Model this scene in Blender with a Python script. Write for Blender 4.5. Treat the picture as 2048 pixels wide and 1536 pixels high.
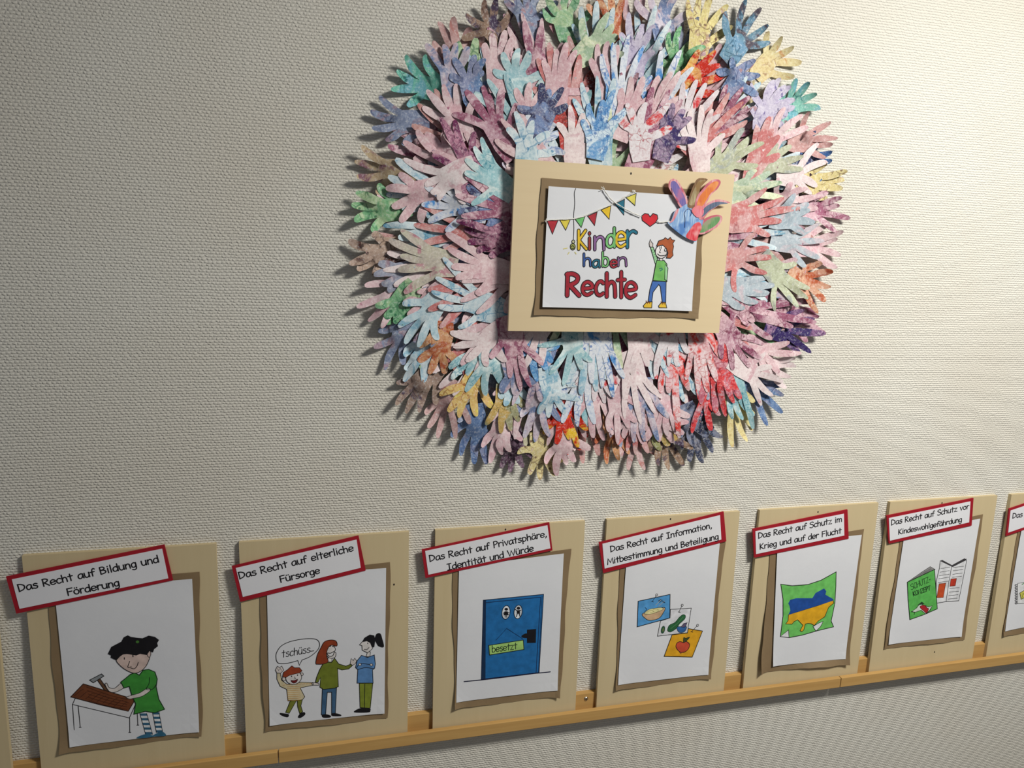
import bpy, bmesh, math, random
from mathutils import Vector, Matrix, geometry, noise
random.seed(7)
for o in list(bpy.data.objects): bpy.data.objects.remove(o)
SC = bpy.context.scene; COL = SC.collection

# ---------------------------------------------------------------- camera
YAW, PITCH, ROLL = -0.2519, -0.2003, -0.0395
CAM = Vector((0.7355, -1.2501, 0.9591)); FPX = 1420.0
RM = Matrix.Rotation(YAW, 3, 'Z') @ Matrix.Rotation(PITCH, 3, 'X') @ Matrix.Rotation(ROLL, 3, 'Y')
cd = bpy.data.cameras.new('camera'); cam = bpy.data.objects.new('camera', cd); COL.objects.link(cam)
cd.sensor_width = 36; cd.lens = FPX/2048*36; cd.clip_start = 0.02
cols = [RM.col[0], RM.col[2], -RM.col[1]]
m3 = Matrix((cols[0], cols[1], cols[2])).transposed()
cam.matrix_world = Matrix.Translation(CAM) @ m3.to_4x4()
SC.camera = cam
# ---------------------------------------------------------------- light and exposure
SC.view_settings.view_transform = 'Standard'; SC.view_settings.look = 'None'
SC.view_settings.gamma = 1; SC.view_settings.use_curve_mapping = False
SC.view_settings.exposure = 0.0
w = bpy.data.worlds.new('world'); SC.world = w; w.use_nodes = True
w.node_tree.nodes['Background'].inputs[0].default_value = (0.80, 0.84, 0.92, 1)
w.node_tree.nodes['Background'].inputs[1].default_value = 0.155
def area(name, loc, rot, sx, sy, power, col):
    l = bpy.data.lights.new(name, 'AREA'); l.shape = 'RECTANGLE'; l.size = sx; l.size_y = sy; l.energy = power; l.color = col
    o = bpy.data.objects.new(name, l); COL.objects.link(o); o.location = loc; o.rotation_euler = rot
    return o
area('ceiling_light', (2.04, -1.30, 1.86), (math.radians(15), 0, 0), 0.46, 0.32, 50.5, (1.0, 0.985, 0.93))

# ---------------------------------------------------------------- helpers
def lin(c):
    c = c/255.0
    return c/12.92 if c <= 0.04045 else ((c+0.055)/1.055)**2.4
def rgb(t): return (lin(t[0]), lin(t[1]), lin(t[2]), 1)
def raydir(px, py): return RM @ Vector(((px-1024)/FPX, 1, -(py-768)/FPX))
def at(px, py, y=0.0):
    d = raydir(px, py); return CAM + d*((y-CAM.y)/d.y)
def tag(o, label=None, cat=None, group=None, kind=None):
    if label: o['label'] = label
    if cat: o['category'] = cat
    if group: o['group'] = group
    if kind: o['kind'] = kind
    return o
def link(name, me, mats, parent=None, loc=None):
    o = bpy.data.objects.new(name, me); COL.objects.link(o)
    for m in (mats if isinstance(mats, (list, tuple)) else [mats]): me.materials.append(m)
    if parent: o.parent = parent
    if loc is not None: o.location = loc
    return o
def empty(name, loc=(0, 0, 0)):
    o = bpy.data.objects.new(name, None); COL.objects.link(o); o.location = loc; o.empty_display_size = .05
    return o
class MB:
    def __init__(s): s.v = []; s.f = []; s.m = []
    def add(s, vs, fs, mi=0):
        n = len(s.v); s.v += [tuple(x) for x in vs]
        s.f += [tuple(i+n for i in f) for f in fs]; s.m += [mi]*len(fs)
    def box(s, a, b, mi=0):
        x0, y0, z0 = a; x1, y1, z1 = b
        s.add([(x0,y0,z0),(x1,y0,z0),(x1,y1,z0),(x0,y1,z0),(x0,y0,z1),(x1,y0,z1),(x1,y1,z1),(x0,y1,z1)],
              [(0,3,2,1),(4,5,6,7),(0,1,5,4),(1,2,6,5),(2,3,7,6),(3,0,4,7)], mi)
    def build(s, name, mats, parent=None, loc=None, smooth=False, bevel=0):
        me = bpy.data.meshes.new(name); me.from_pydata(s.v, [], s.f); me.update()
        for p, i in zip(me.polygons, s.m): p.material_index = i; p.use_smooth = smooth
        o = link(name, me, mats, parent, loc)
        if bevel:
            b = o.modifiers.new('bevel', 'BEVEL'); b.width = bevel; b.segments = 2; b.limit_method = 'ANGLE'
        return o

# ---------------------------------------------------------------- materials
def newmat(name, rough=.8):
    m = bpy.data.materials.new(name); m.use_nodes = True; nt = m.node_tree
    b = nt.nodes['Principled BSDF']; b.inputs['Roughness'].default_value = rough
    b.inputs['Specular IOR Level'].default_value = .25
    return m, nt, b
def N(nt, t, **k):
    n = nt.nodes.new(t)
    for a, v in k.items():
        if a.startswith('i_'): n.inputs[a[2:].replace('_', ' ')].default_value = v
        else: setattr(n, a, v)
    return n
def math_(nt, op, a, b=None, c=None):
    n = nt.nodes.new('ShaderNodeMath'); n.operation = op
    for i, x in enumerate((a, b, c)):
        if x is None: continue
        if isinstance(x, (int, float)): n.inputs[i].default_value = x
        else: nt.links.new(x, n.inputs[i])
    return n.outputs[0]
def mixc(nt, f, a, b):
    n = nt.nodes.new('ShaderNodeMix'); n.data_type = 'RGBA'
    for i, x in ((0, f), (6, a), (7, b)):
        if isinstance(x, (int, float, tuple)): n.inputs[i].default_value = x
        else: nt.links.new(x, n.inputs[i])
    return n.outputs[2]
def maprange(nt, v, a, b):
    n = nt.nodes.new('ShaderNodeMapRange'); nt.links.new(v, n.inputs[0]); n.inputs[1].default_value = a; n.inputs[2].default_value = b
    return n.outputs[0]

def wall_mat():
    m, nt, b = newmat('woven_wallpaper', .62); L = nt.links
    tc = N(nt, 'ShaderNodeTexCoord'); sp = N(nt, 'ShaderNodeSeparateXYZ')
    dn = N(nt, 'ShaderNodeTexNoise', i_Scale=22.0, i_Detail=3.0); L.new(tc.outputs['Object'], dn.inputs[0])
    d2 = N(nt, 'ShaderNodeTexNoise', i_Scale=170.0, i_Detail=2.0); L.new(tc.outputs['Object'], d2.inputs[0])
    L.new(tc.outputs['Object'], sp.inputs[0])
    x = sp.outputs[0]; z = sp.outputs[2]
    wob = math_(nt, 'MULTIPLY', math_(nt, 'SUBTRACT', dn.outputs[0], .5), .010)
    wob2 = math_(nt, 'MULTIPLY', math_(nt, 'SUBTRACT', d2.outputs[0], .5), .0052)
    zz = math_(nt, 'ADD', math_(nt, 'ADD', z, math_(nt, 'MULTIPLY', wob, .35)), math_(nt, 'MULTIPLY', wob2, .75))
    xx = math_(nt, 'ADD', x, math_(nt, 'ADD', wob, wob2))
    row = math_(nt, 'MULTIPLY', zz, 1/.0048)
    par = math_(nt, 'MULTIPLY', math_(nt, 'FLOOR', row), .5)
    s1 = math_(nt, 'ABSOLUTE', math_(nt, 'SINE', math_(nt, 'MULTIPLY', row, math.pi)))
    s2 = math_(nt, 'ABSOLUTE', math_(nt, 'SINE', math_(nt, 'MULTIPLY', math_(nt, 'ADD', math_(nt, 'MULTIPLY', xx, 1/.0066), par), math.pi)))
    h = math_(nt, 'ADD', math_(nt, 'MULTIPLY', math_(nt, 'POWER', s1, .7), .60), math_(nt, 'MULTIPLY', math_(nt, 'MULTIPLY', s1, s2), .80))
    h = math_(nt, 'ADD', h, math_(nt, 'MULTIPLY', d2.outputs[0], 1.5))
    bp = N(nt, 'ShaderNodeBump', i_Strength=0.75, i_Distance=0.0011); L.new(h, bp.inputs['Height']); L.new(bp.outputs[0], b.inputs['Normal'])
    st = N(nt, 'ShaderNodeTexNoise', i_Scale=3.0, i_Detail=4.0); L.new(tc.outputs['Object'], st.inputs[0])
    L.new(mixc(nt, maprange(nt, st.outputs[0], .35, .65), rgb((216, 210, 197)), rgb((220, 216, 205))), b.inputs['Base Color'])
    return m
def wood_mat(name, a, c, scale=1.0, rough=.55, axis=0, contrast=1.0):
    m, nt, b = newmat(name, rough); L = nt.links
    tc = N(nt, 'ShaderNodeTexCoord'); mp = N(nt, 'ShaderNodeMapping'); L.new(tc.outputs['Object'], mp.inputs[0])
    s = [60*scale]*3; s[axis] = 3*scale; mp.inputs['Scale'].default_value = s
    n = N(nt, 'ShaderNodeTexNoise', i_Scale=1.0, i_Detail=6.0, i_Roughness=.65); L.new(mp.outputs[0], n.inputs[0])
    n2 = N(nt, 'ShaderNodeTexNoise', i_Scale=4.0, i_Detail=2.0); L.new(tc.outputs['Object'], n2.inputs[0])
    f = math_(nt, 'ADD', math_(nt, 'MULTIPLY', maprange(nt, n.outputs[0], .3, .7), .7*contrast), math_(nt, 'MULTIPLY', n2.outputs[0], .3))
    L.new(mixc(nt, f, rgb(a), rgb(c)), b.inputs['Base Color'])
    bp = N(nt, 'ShaderNodeBump', i_Strength=.12, i_Distance=.0008); L.new(n.outputs[0], bp.inputs['Height']); L.new(bp.outputs[0], b.inputs['Normal'])
    return m
def paper_mat(name, a, c, rough=.85, scale=6.0, bump=.1):
    m, nt, b = newmat(name, rough); L = nt.links
    tc = N(nt, 'ShaderNodeTexCoord')
    n = N(nt, 'ShaderNodeTexNoise', i_Scale=scale, i_Detail=5.0); L.new(tc.outputs['Object'], n.inputs[0])
    L.new(mixc(nt, maprange(nt, n.outputs[0], .3, .7), rgb(a), rgb(c)), b.inputs['Base Color'])
    if bump:
        n3 = N(nt, 'ShaderNodeTexNoise', i_Scale=45.0, i_Detail=3.0); L.new(tc.outputs['Object'], n3.inputs[0])
        bp = N(nt, 'ShaderNodeBump', i_Strength=bump, i_Distance=.002); L.new(n3.outputs[0], bp.inputs['Height']); L.new(bp.outputs[0], b.inputs['Normal'])
    return m
_ink = {}
def ink(c):
    c = tuple(c)
    if c not in _ink:
        d = tuple(max(0, x*.90) for x in c); e = tuple(min(255, x*1.05+2) for x in c)
        _ink[c] = paper_mat('paint_%d_%d_%d' % c, d, e, rough=.6, scale=70.0, bump=0)
    return _ink[c]
BLACK = (22, 20, 24)

# shared node group: watercolour paper marbled with soap bubbles
def marble_group():
    g = bpy.data.node_groups.new('marbled_paper', 'ShaderNodeTree'); L = g.links
    for nm, ty in (('Base', 'NodeSocketColor'), ('Tint', 'NodeSocketColor'), ('Accent', 'NodeSocketColor'), ('Line', 'NodeSocketColor'),
                   ('AccentAmount', 'NodeSocketFloat'), ('LineAmount', 'NodeSocketFloat'), ('CellScale', 'NodeSocketFloat')):
        g.interface.new_socket(nm, in_out='INPUT', socket_type=ty)
    g.interface.new_socket('Color', in_out='OUTPUT', socket_type='NodeSocketColor')
    gi = g.nodes.new('NodeGroupInput'); go = g.nodes.new('NodeGroupOutput')
    tc = g.nodes.new('ShaderNodeTexCoord'); oi = g.nodes.new('ShaderNodeObjectInfo')
    vm = g.nodes.new('ShaderNodeVectorMath'); vm.operation = 'ADD'
    cm = g.nodes.new('ShaderNodeCombineXYZ')
    L.new(math_(g, 'MULTIPLY', oi.outputs['Random'], 9.0), cm.inputs[0]); L.new(math_(g, 'MULTIPLY', oi.outputs['Random'], 5.3), cm.inputs[2])
    L.new(tc.outputs['Object'], vm.inputs[0]); L.new(cm.outputs[0], vm.inputs[1]); P = vm.outputs[0]
    def noi(s, d, r=.55, dist=0.0):
        n = g.nodes.new('ShaderNodeTexNoise'); n.inputs['Scale'].default_value = s; n.inputs['Detail'].default_value = d
        n.inputs['Roughness'].default_value = r; n.inputs['Distortion'].default_value = dist; L.new(P, n.inputs[0]); return n
    n1 = noi(34, 5, .65, .8); n2 = noi(20, 5, .6, 1.2); n3 = noi(24, 2); n4 = noi(210, 4, .75)
    n5 = noi(9, 2, .5, .5)
    rv = math_(g, 'FRACT', math_(g, 'MULTIPLY', oi.outputs['Random'], 37.7))
    f1 = math_(g, 'ADD', math_(g, 'MULTIPLY', maprange(g, n1.outputs[0], .40, .60), .65), math_(g, 'MULTIPLY', maprange(g, n5.outputs[0], .38, .62), .45))
    f1 = math_(g, 'ADD', f1, math_(g, 'MULTIPLY', math_(g, 'SUBTRACT', rv, .5), .5)); f1 = math_(g, 'MAXIMUM', math_(g, 'MINIMUM', f1, 1.25), 0.0)
    tn = g.nodes.new('ShaderNodeMix'); tn.data_type = 'RGBA'; tn.clamp_factor = False
    L.new(f1, tn.inputs[0]); L.new(gi.outputs['Base'], tn.inputs[6]); L.new(gi.outputs['Tint'], tn.inputs[7]); c = tn.outputs[2]
    c = mixc(g, math_(g, 'MULTIPLY', math_(g, 'POWER', rv, 2.0), .30), c, (.80, .76, .76, 1))
    th = math_(g, 'SUBTRACT', .765, math_(g, 'MULTIPLY', gi.outputs['AccentAmount'], .5))
    fa = g.nodes.new('ShaderNodeMapRange'); L.new(n2.outputs[0], fa.inputs[0]); L.new(th, fa.inputs[1]); L.new(math_(g, 'ADD', th, .07), fa.inputs[2])
    c = mixc(g, fa.outputs[0], c, gi.outputs['Accent'])
    # speckle
    c = mixc(g, math_(g, 'MULTIPLY', maprange(g, n4.outputs[0], .52, .70), .42), c, gi.outputs['Line'])
    c = mixc(g, math_(g, 'MULTIPLY', maprange(g, n4.outputs[0], .48, .30), .40), c, (1.0, .98, .97, 1))
    # bubble rims
    dv = g.nodes.new('ShaderNodeVectorMath'); dv.operation = 'ADD'; sc = g.nodes.new('ShaderNodeVectorMath'); sc.operation = 'SCALE'
    L.new(n3.outputs['Color'], sc.inputs[0]); sc.inputs['Scale'].default_value = .03
    L.new(P, dv.inputs[0]); L.new(sc.outputs[0], dv.inputs[1])
    vo = g.nodes.new('ShaderNodeTexVoronoi'); vo.feature = 'DISTANCE_TO_EDGE'; L.new(dv.outputs[0], vo.inputs[0]); L.new(gi.outputs['CellScale'], vo.inputs['Scale'])
    rim = maprange(g, vo.outputs['Distance'], .07, .015)
    tl = math_(g, 'SUBTRACT', .70, math_(g, 'MULTIPLY', gi.outputs['LineAmount'], .40))
    mk = g.nodes.new('ShaderNodeMapRange'); L.new(n3.outputs[0], mk.inputs[0]); L.new(tl, mk.inputs[1]); L.new(math_(g, 'ADD', tl, .06), mk.inputs[2])
    c = mixc(g, math_(g, 'MULTIPLY', math_(g, 'MULTIPLY', rim, mk.outputs[0]), .62), c, gi.outputs['Line'])
    # dark droplets
    v2 = g.nodes.new('ShaderNodeTexVoronoi'); L.new(P, v2.inputs[0]); v2.inputs['Scale'].default_value = 75
    dr = math_(g, 'MULTIPLY', maprange(g, v2.outputs['Distance'], .24, .17), mk.outputs[0])
    c = mixc(g, math_(g, 'MULTIPLY', dr, .75), c, gi.outputs['Line'])
    L.new(c, go.inputs[0])
    return g
MG = marble_group()
#        base             tint             accent           line           acc  line cell  words
STY = {
 'pk': ((226,200,200), (202,160,166), (212,172,178), (150, 92,112), .45, .25, 60, 'pale pink marbled'),
 'pl': ((232,218,216), (220,198,198), (208,170,176), (160,110,125), .35, .10, 60, 'very pale pink'),
 'pp': ((220,184,190), (188,138,154), (154, 92,116), (110, 36, 64), .55, .50, 75, 'mauve pink bubble-patterned'),
 'ps': ((190,130,152), (160, 96,124), (112, 40, 84), ( 70, 22, 62), .55, .75, 80, 'magenta pink dark-spotted'),
 'rs': ((206,162,156), (182,132,128), (190,132,126), (130, 70, 74), .45, .15, 60, 'dusty rose'),
 'pr': ((212,168,162), (198,134,132), (198,120,118), (150, 80, 84), .55, .05, 60, 'plain salmon pink'),
 'pb': ((204,194,204), (180,152,164), (120,136,172), ( 66, 78,122), .55, .40, 55, 'pink paper washed with blue'),
 'bl': ((140,152,178), (116,126,152), (158,134,146), ( 42, 48, 92), .50, .45, 55, 'slate blue'),
 'sb': ((104,134,176), ( 78,104,148), (134,140,170), ( 36, 54, 98), .50, .60, 50, 'mid blue'),
 'db': (( 46,116,186), ( 30, 66,128), ( 32, 32, 80), (190,206,226), .60, .40, 70, 'deep blue'),
 'dn': (( 60, 92,142), ( 36, 44, 82), ( 24, 28, 56), (150,170,200), .60, .35, 60, 'dark navy'),
 'dp': ((116, 78,104), ( 82, 46, 74), ( 58, 32, 54), ( 46, 20, 42), .55, .55, 60, 'dark plum'),
 'pu': ((166,124,158), (110, 74,122), ( 58, 44,100), ( 44, 22, 66), .60, .70, 70, 'purple blotched'),
 'lp': ((200,192,208), (170,158,190), ( 92, 78,140), ( 66, 50,110), .35, .35, 60, 'pale lilac'),
 'lb': ((214,224,226), (180,206,214), (140,182,200), ( 40,124,168), .45, .50, 60, 'pale icy blue'),
 'tl': ((172,206,208), (128,180,188), (206,222,220), ( 44,130,150), .50, .40, 75, 'light turquoise'),
 'gr': ((116,190,168), ( 84,160,146), (112,172,184), ( 16, 92, 92), .50, .40, 55, 'sea green'),
 'gn': ((128,184,130), ( 96,156,112), (180,204,160), ( 18, 98, 66), .55, .60, 50, 'leaf green'),
 'gp': ((176,198,160), (134,168,130), (214,220,186), ( 80,130, 90), .50, .15, 50, 'pale green'),
 'ol': ((158,160, 96), (132,128, 78), (196,164, 96), ( 70, 70, 30), .50, .55, 90, 'olive speckled'),
 'gg': ((196,202,172), (166,166,136), (160,166,158), (120,120,100), .50, .00, 50, 'plain grey-green'),
 'gb': ((176,192,200), (150,166,176), (196,184,190), (120,134,150), .50, .05, 50, 'plain grey-blue'),
 'wb': ((222,224,228), (200,208,220), ( 84,146,206), ( 30, 96,170), .40, .60, 70, 'white paper with blue bubbles'),
 'yr': ((222,208,142), (206,186,120), (188,156,130), ( 84, 30, 40), .35, .60, 60, 'yellow with dark rings'),
 'ye': ((228,216,152), (222,200,130), (214,164,110), (130, 60, 50), .35, .35, 55, 'plain light yellow'),
 'yb': ((196,172,118), (174,146,104), (132, 92,104), ( 96, 50, 40), .50, .35, 60, 'tan and ochre'),
 'yg': ((196,196,156), (182,168,146), (186,132,140), (110,120,130), .50, .30, 50, 'yellowish grey fading to pink'),
 'br': ((160,132,108), (132,102, 86), ( 74, 60, 84), ( 60, 40, 44), .50, .40, 60, 'brown'),
 'bd': ((188,148,106), (156,116, 84), ( 94, 62, 56), ( 44, 24, 30), .50, .65, 60, 'caramel brown dark-dotted'),
 'og': ((214,162,110), (200,134, 90), (180, 92, 56), (140, 52, 30), .50, .40, 60, 'orange'),
 'oy': ((226,196,120), (214,164,106), (232,214, 96), (150, 76, 36), .50, .35, 60, 'yellow and orange'),
 'ry': ((236,196, 56), (220,140, 52), (204, 44, 26), (150, 24, 16), .65, .30, 60, 'fiery red and yellow'),
 'rd': ((206, 60, 48), (170, 34, 34), ( 96, 26, 30), (226,140,120), .50, .35, 70, 'bright red'),
 'rw': ((226,206,206), (216,168,172), (220, 62, 52), (176, 34, 44), .48, .70, 85, 'white and red bubble-patterned'),
 'rp': ((206,138,148), (186, 92,112), (212, 64, 66), (130, 22, 44), .55, .60, 90, 'raspberry red'),
 'bu': (( 70,140,200), (140,186,216), (214,228,236), ( 24, 92,160), .50, .80, 95, 'blue bubbles on white'),
 'bg': ((104,150,184), ( 88,134,154), ( 86, 74, 84), ( 20, 66, 92), .50, .50, 50, 'blue-green with dark fingertips'),
 'wr': ((222,216,218), (212,198,202), (206, 60, 64), (160, 26, 44), .36, .35, 70, 'white with red splashes'),
}
_hm = {}
def hand_mat(s):
    if s in _hm: return _hm[s]
    m, nt, b = newmat('marbled_paper_'+s, .7)
    g = nt.nodes.new('ShaderNodeGroup'); g.node_tree = MG
    t = STY[s]
    for i in range(4): g.inputs[i].default_value = rgb(t[i])
    for i in range(4, 7): g.inputs[i].default_value = t[i]
    nt.links.new(g.outputs[0], b.inputs['Base Color'])
    _hm[s] = m; return m

M_wall = wall_mat()
M_floor = paper_mat('linoleum', (120, 116, 108), (134, 130, 120), rough=.4, scale=3.0)
M_board = wood_mat('plywood', (196, 177, 138), (208, 190, 152), axis=2, contrast=.5, rough=.6)
M_boardh = wood_mat('plywood_landscape', (212, 190, 152), (222, 202, 164), axis=0, contrast=.5, rough=.6)
M_rail = wood_mat('beech_rail', (180, 138, 80), (204, 164, 102), axis=0, rough=.4)
M_kraft = paper_mat('brown_card', (126, 104, 76), (140, 118, 88), rough=.75, scale=9.0)
M_white = paper_mat('white_paper', (214, 214, 217), (221, 221, 223), scale=8.0, bump=.12)
M_red = paper_mat('red_card', (150, 22, 36), (164, 28, 42), rough=.6, scale=20.0, bump=.05)
M_cardw = paper_mat('white_label_paper', (220, 219, 222), (226, 225, 227), scale=8.0, bump=.04)
M_twine = paper_mat('white_twine', (216, 212, 204), (230, 228, 220), scale=400.0, bump=0)
M_metal, _nt, _b = newmat('screw_metal', .3); _b.inputs['Metallic'].default_value = 1; _b.inputs['Base Color'].default_value = (.45, .42, .36, 1)
M_dark = ink((30, 26, 24))

# ---------------------------------------------------------------- room
b = MB(); b.box((-1.6, 0, -.95), (4.6, .12, 2.0)); tag(b.build('wall_back', M_wall), kind='structure')
b = MB(); b.box((-1.6, -2.6, -1.05), (4.6, .12, -.95)); tag(b.build('floor', M_floor), kind='structure')

# ---------------------------------------------------------------- picture rail in three lengths
XR = [-1.5, at(557, 1508, -.034).x, at(1682, 1366, -.034).x, 4.2]
rl = ['left length of the beech picture ledge, under the workbench and goodbye drawings',
      'middle length of the beech picture ledge, between its two butt joints',
      'right length of the beech picture ledge, running out of frame past the booklet drawing']
for i in range(3):
    r = empty('picture_ledge', (XR[i], 0, -.012)); tag(r, rl[i], 'shelf', 'wooden ledge lengths')
    L_ = XR[i+1]-XR[i]-.0016
    q = MB(); q.box((0, -.012, 0), (L_, -.0002, .050)); q.build('back_strip', M_rail, r, bevel=.0012)
    q = MB(); q.box((0, -.0242, 0), (L_, -.0121, .011)); q.build('ledge_base', M_rail, r)
    q = MB(); q.box((0, -.034, 0), (L_, -.0243, .024)); q.build('front_lip', M_rail, r, bevel=.0012)
    if i == 1:
        sx = at(1172, 1398, -.012)
        bm = bmesh.new(); bmesh.ops.create_cone(bm, cap_ends=True, segments=20, radius1=.0048, radius2=.0036, depth=.0012, matrix=Matrix.Rotation(math.radians(90), 4, 'X'))
        me = bpy.data.meshes.new('screw'); bm.to_mesh(me); bm.free()
        s = link('screw', me, M_metal, r, (sx.x-XR[1], -.0126, sx.z+.012)); s['label'] = 'round metal screw head'
        q = MB(); q.box((-.003, -.0009, -.0005), (.003, -.0006, .0005)); q.box((-.0005, -.0009, -.003), (.0005, -.0006, .003)); q.build('screw_slot', M_dark, s)

# ---------------------------------------------------------------- planes to draw on
class Plane:
    """a board's front face: origin, unit x, unit up, outward normal"""
    def __init__(s, o, ux, uz):
        s.o = Vector(o); s.x = Vector(ux).normalized(); s.z = Vector(uz).normalized(); s.n = s.x.cross(s.z).normalized()
        if s.n.y > 0: s.n = -s.n
    def hit(s, px, py, h=0.0):
        d = raydir(px, py); o = s.o+s.n*h
        t = (o-CAM).dot(s.n)/d.dot(s.n); p = CAM+d*t-o
        return (p.dot(s.x), p.dot(s.z))
    def P(s, u, v, h=0.0): return s.o + s.x*u + s.z*v + s.n*h
class Crop:
    def __init__(s, pl, ox, oy, k, h): s.pl = pl; s.a = (ox, oy, k); s.h = h
    def uv(s, x, y, h=None):
        ox, oy, k = s.a; return s.pl.hit(ox+x/k, oy+y/k, s.h if h is None else h)
def catmull(p, closed=False, n=5):
    if len(p) < 3: return list(p)
    out = []; m = len(p); rng = range(m if closed else m-1)
    for i in rng:
        if closed: a, b_, c, d = p[(i-1) % m], p[i], p[(i+1) % m], p[(i+2) % m]
        else: a, b_, c, d = p[max(i-1, 0)], p[i], p[i+1], p[min(i+2, m-1)]
        for j in range(n):
            t = j/n
            out.append(tuple(.5*(2*b_[k]+(c[k]-a[k])*t+(2*a[k]-5*b_[k]+4*c[k]-d[k])*t*t+(3*b_[k]-a[k]-3*c[k]+d[k])*t**3) for k in range(2)))
    if not closed: out.append(tuple(p[-1]))
    return out
class Art:
    """flat print on a sheet: filled shapes and pen strokes, one mesh with one material per colour"""
    def __init__(s, crop): s.c = crop; s.mb = MB(); s.mats = []; s.lay = 0
    def mi(s, c):
        c = tuple(c)
        if c not in s.mats: s.mats.append(c)
        return s.mats.index(c)
    def _h(s): s.lay += 1; return s.c.h + .00018 + s.lay*.000018
    def fill(s, pts, c, smooth=False, line=0, lc=BLACK, raw=False):
        p = pts if raw else [s.c.uv(*q) for q in pts]
        if smooth: p = catmull(p, True)
        h = s._h(); vs = [s.c.pl.P(u, v, h) for u, v in p]
        tr = geometry.tessellate_polygon([[Vector((u, v, 0)) for u, v in p]])
        s.mb.add(vs, [tuple(t) for t in tr], s.mi(c))
        if line: s.stroke(p, line, lc, closed=True, raw=True)
    def stroke(s, pts, w_, c=BLACK, smooth=False, closed=False, raw=False):
        """w_ = width in mm"""
        p = list(pts) if raw else [s.c.uv(*q) for q in pts]
        if smooth: p = catmull(p, closed)
        r = w_*.0005*(1.65 if w_ < 1.2 else 1.3 if w_ < 1.7 else 1); h = s._h(); k = s.mi(c); q = [Vector(a) for a in p]; q2 = [q[0]]
        for a in q[1:]:
            if (a-q2[-1]).length > r*.25: q2.append(a)
        q = q2; m = len(q)
        if m < 2:
            s.dot(tuple(q[0]), r, c, h); return
        L, R = [], []
        for i in range(m):
            if closed: d1 = q[i]-q[i-1]; d2 = q[(i+1) % m]-q[i]
            else: d1 = q[i]-q[i-1] if i else q[1]-q[0]; d2 = q[i+1]-q[i] if i < m-1 else d1
            if d1.length < 1e-9: d1 = d2
            if d2.length < 1e-9: d2 = d1
            d1 = d1.normalized(); d2 = d2.normalized(); t = d1+d2
            if t.length < .3: t = d1.copy()
            t.normalize(); nn = Vector((-t.y, t.x)); mk = min(1.6, 1/max(.5, abs(t.dot(d1))))
            L.append(q[i]+nn*r*mk); R.append(q[i]-nn*r*mk)
        vs = [s.c.pl.P(a.x, a.y, h+(i % 7)*1.2e-6) for i, a in enumerate(L)]+[s.c.pl.P(a.x, a.y, h+(i % 7)*1.2e-6) for i, a in enumerate(R)]
        fs = [(i, (i+1) % m, m+(i+1) % m, m+i) for i in range(m if closed else m-1)]
        s.mb.add(vs, fs, k)
        if not closed:
            s.dot(tuple(q[0]), r, c, h-3e-6); s.dot(tuple(q[-1]), r, c, h+1.2e-5)
    def dot(s, uv, r, c, h=None, n=8):
        h = h or s._h()
        vs = [s.c.pl.P(uv[0]+r*math.cos(6.2832*i/n), uv[1]+r*math.sin(6.2832*i/n), h) for i in range(n)]
        s.mb.add(vs, [tuple(range(n))], s.mi(c))
    def ell(s, cx, cy, rx, ry, c, line=0, rot=0, lc=BLACK, n=20):
        a = math.radians(rot); P_ = []
        for i in range(n):
            t = 6.28318*i/n; x = rx*math.cos(t); y = ry*math.sin(t)
            P_.append((cx+x*math.cos(a)-y*math.sin(a), cy+x*math.sin(a)+y*math.cos(a)))
        if c is None: s.stroke(P_, line, lc, closed=True)
        else: s.fill(P_, c, line=line, lc=lc)
    def build(s, name, parent, label=None):
        o = s.mb.build(name, [ink(c) for c in s.mats], parent)
        if label: o['label'] = label
        return o

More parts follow.
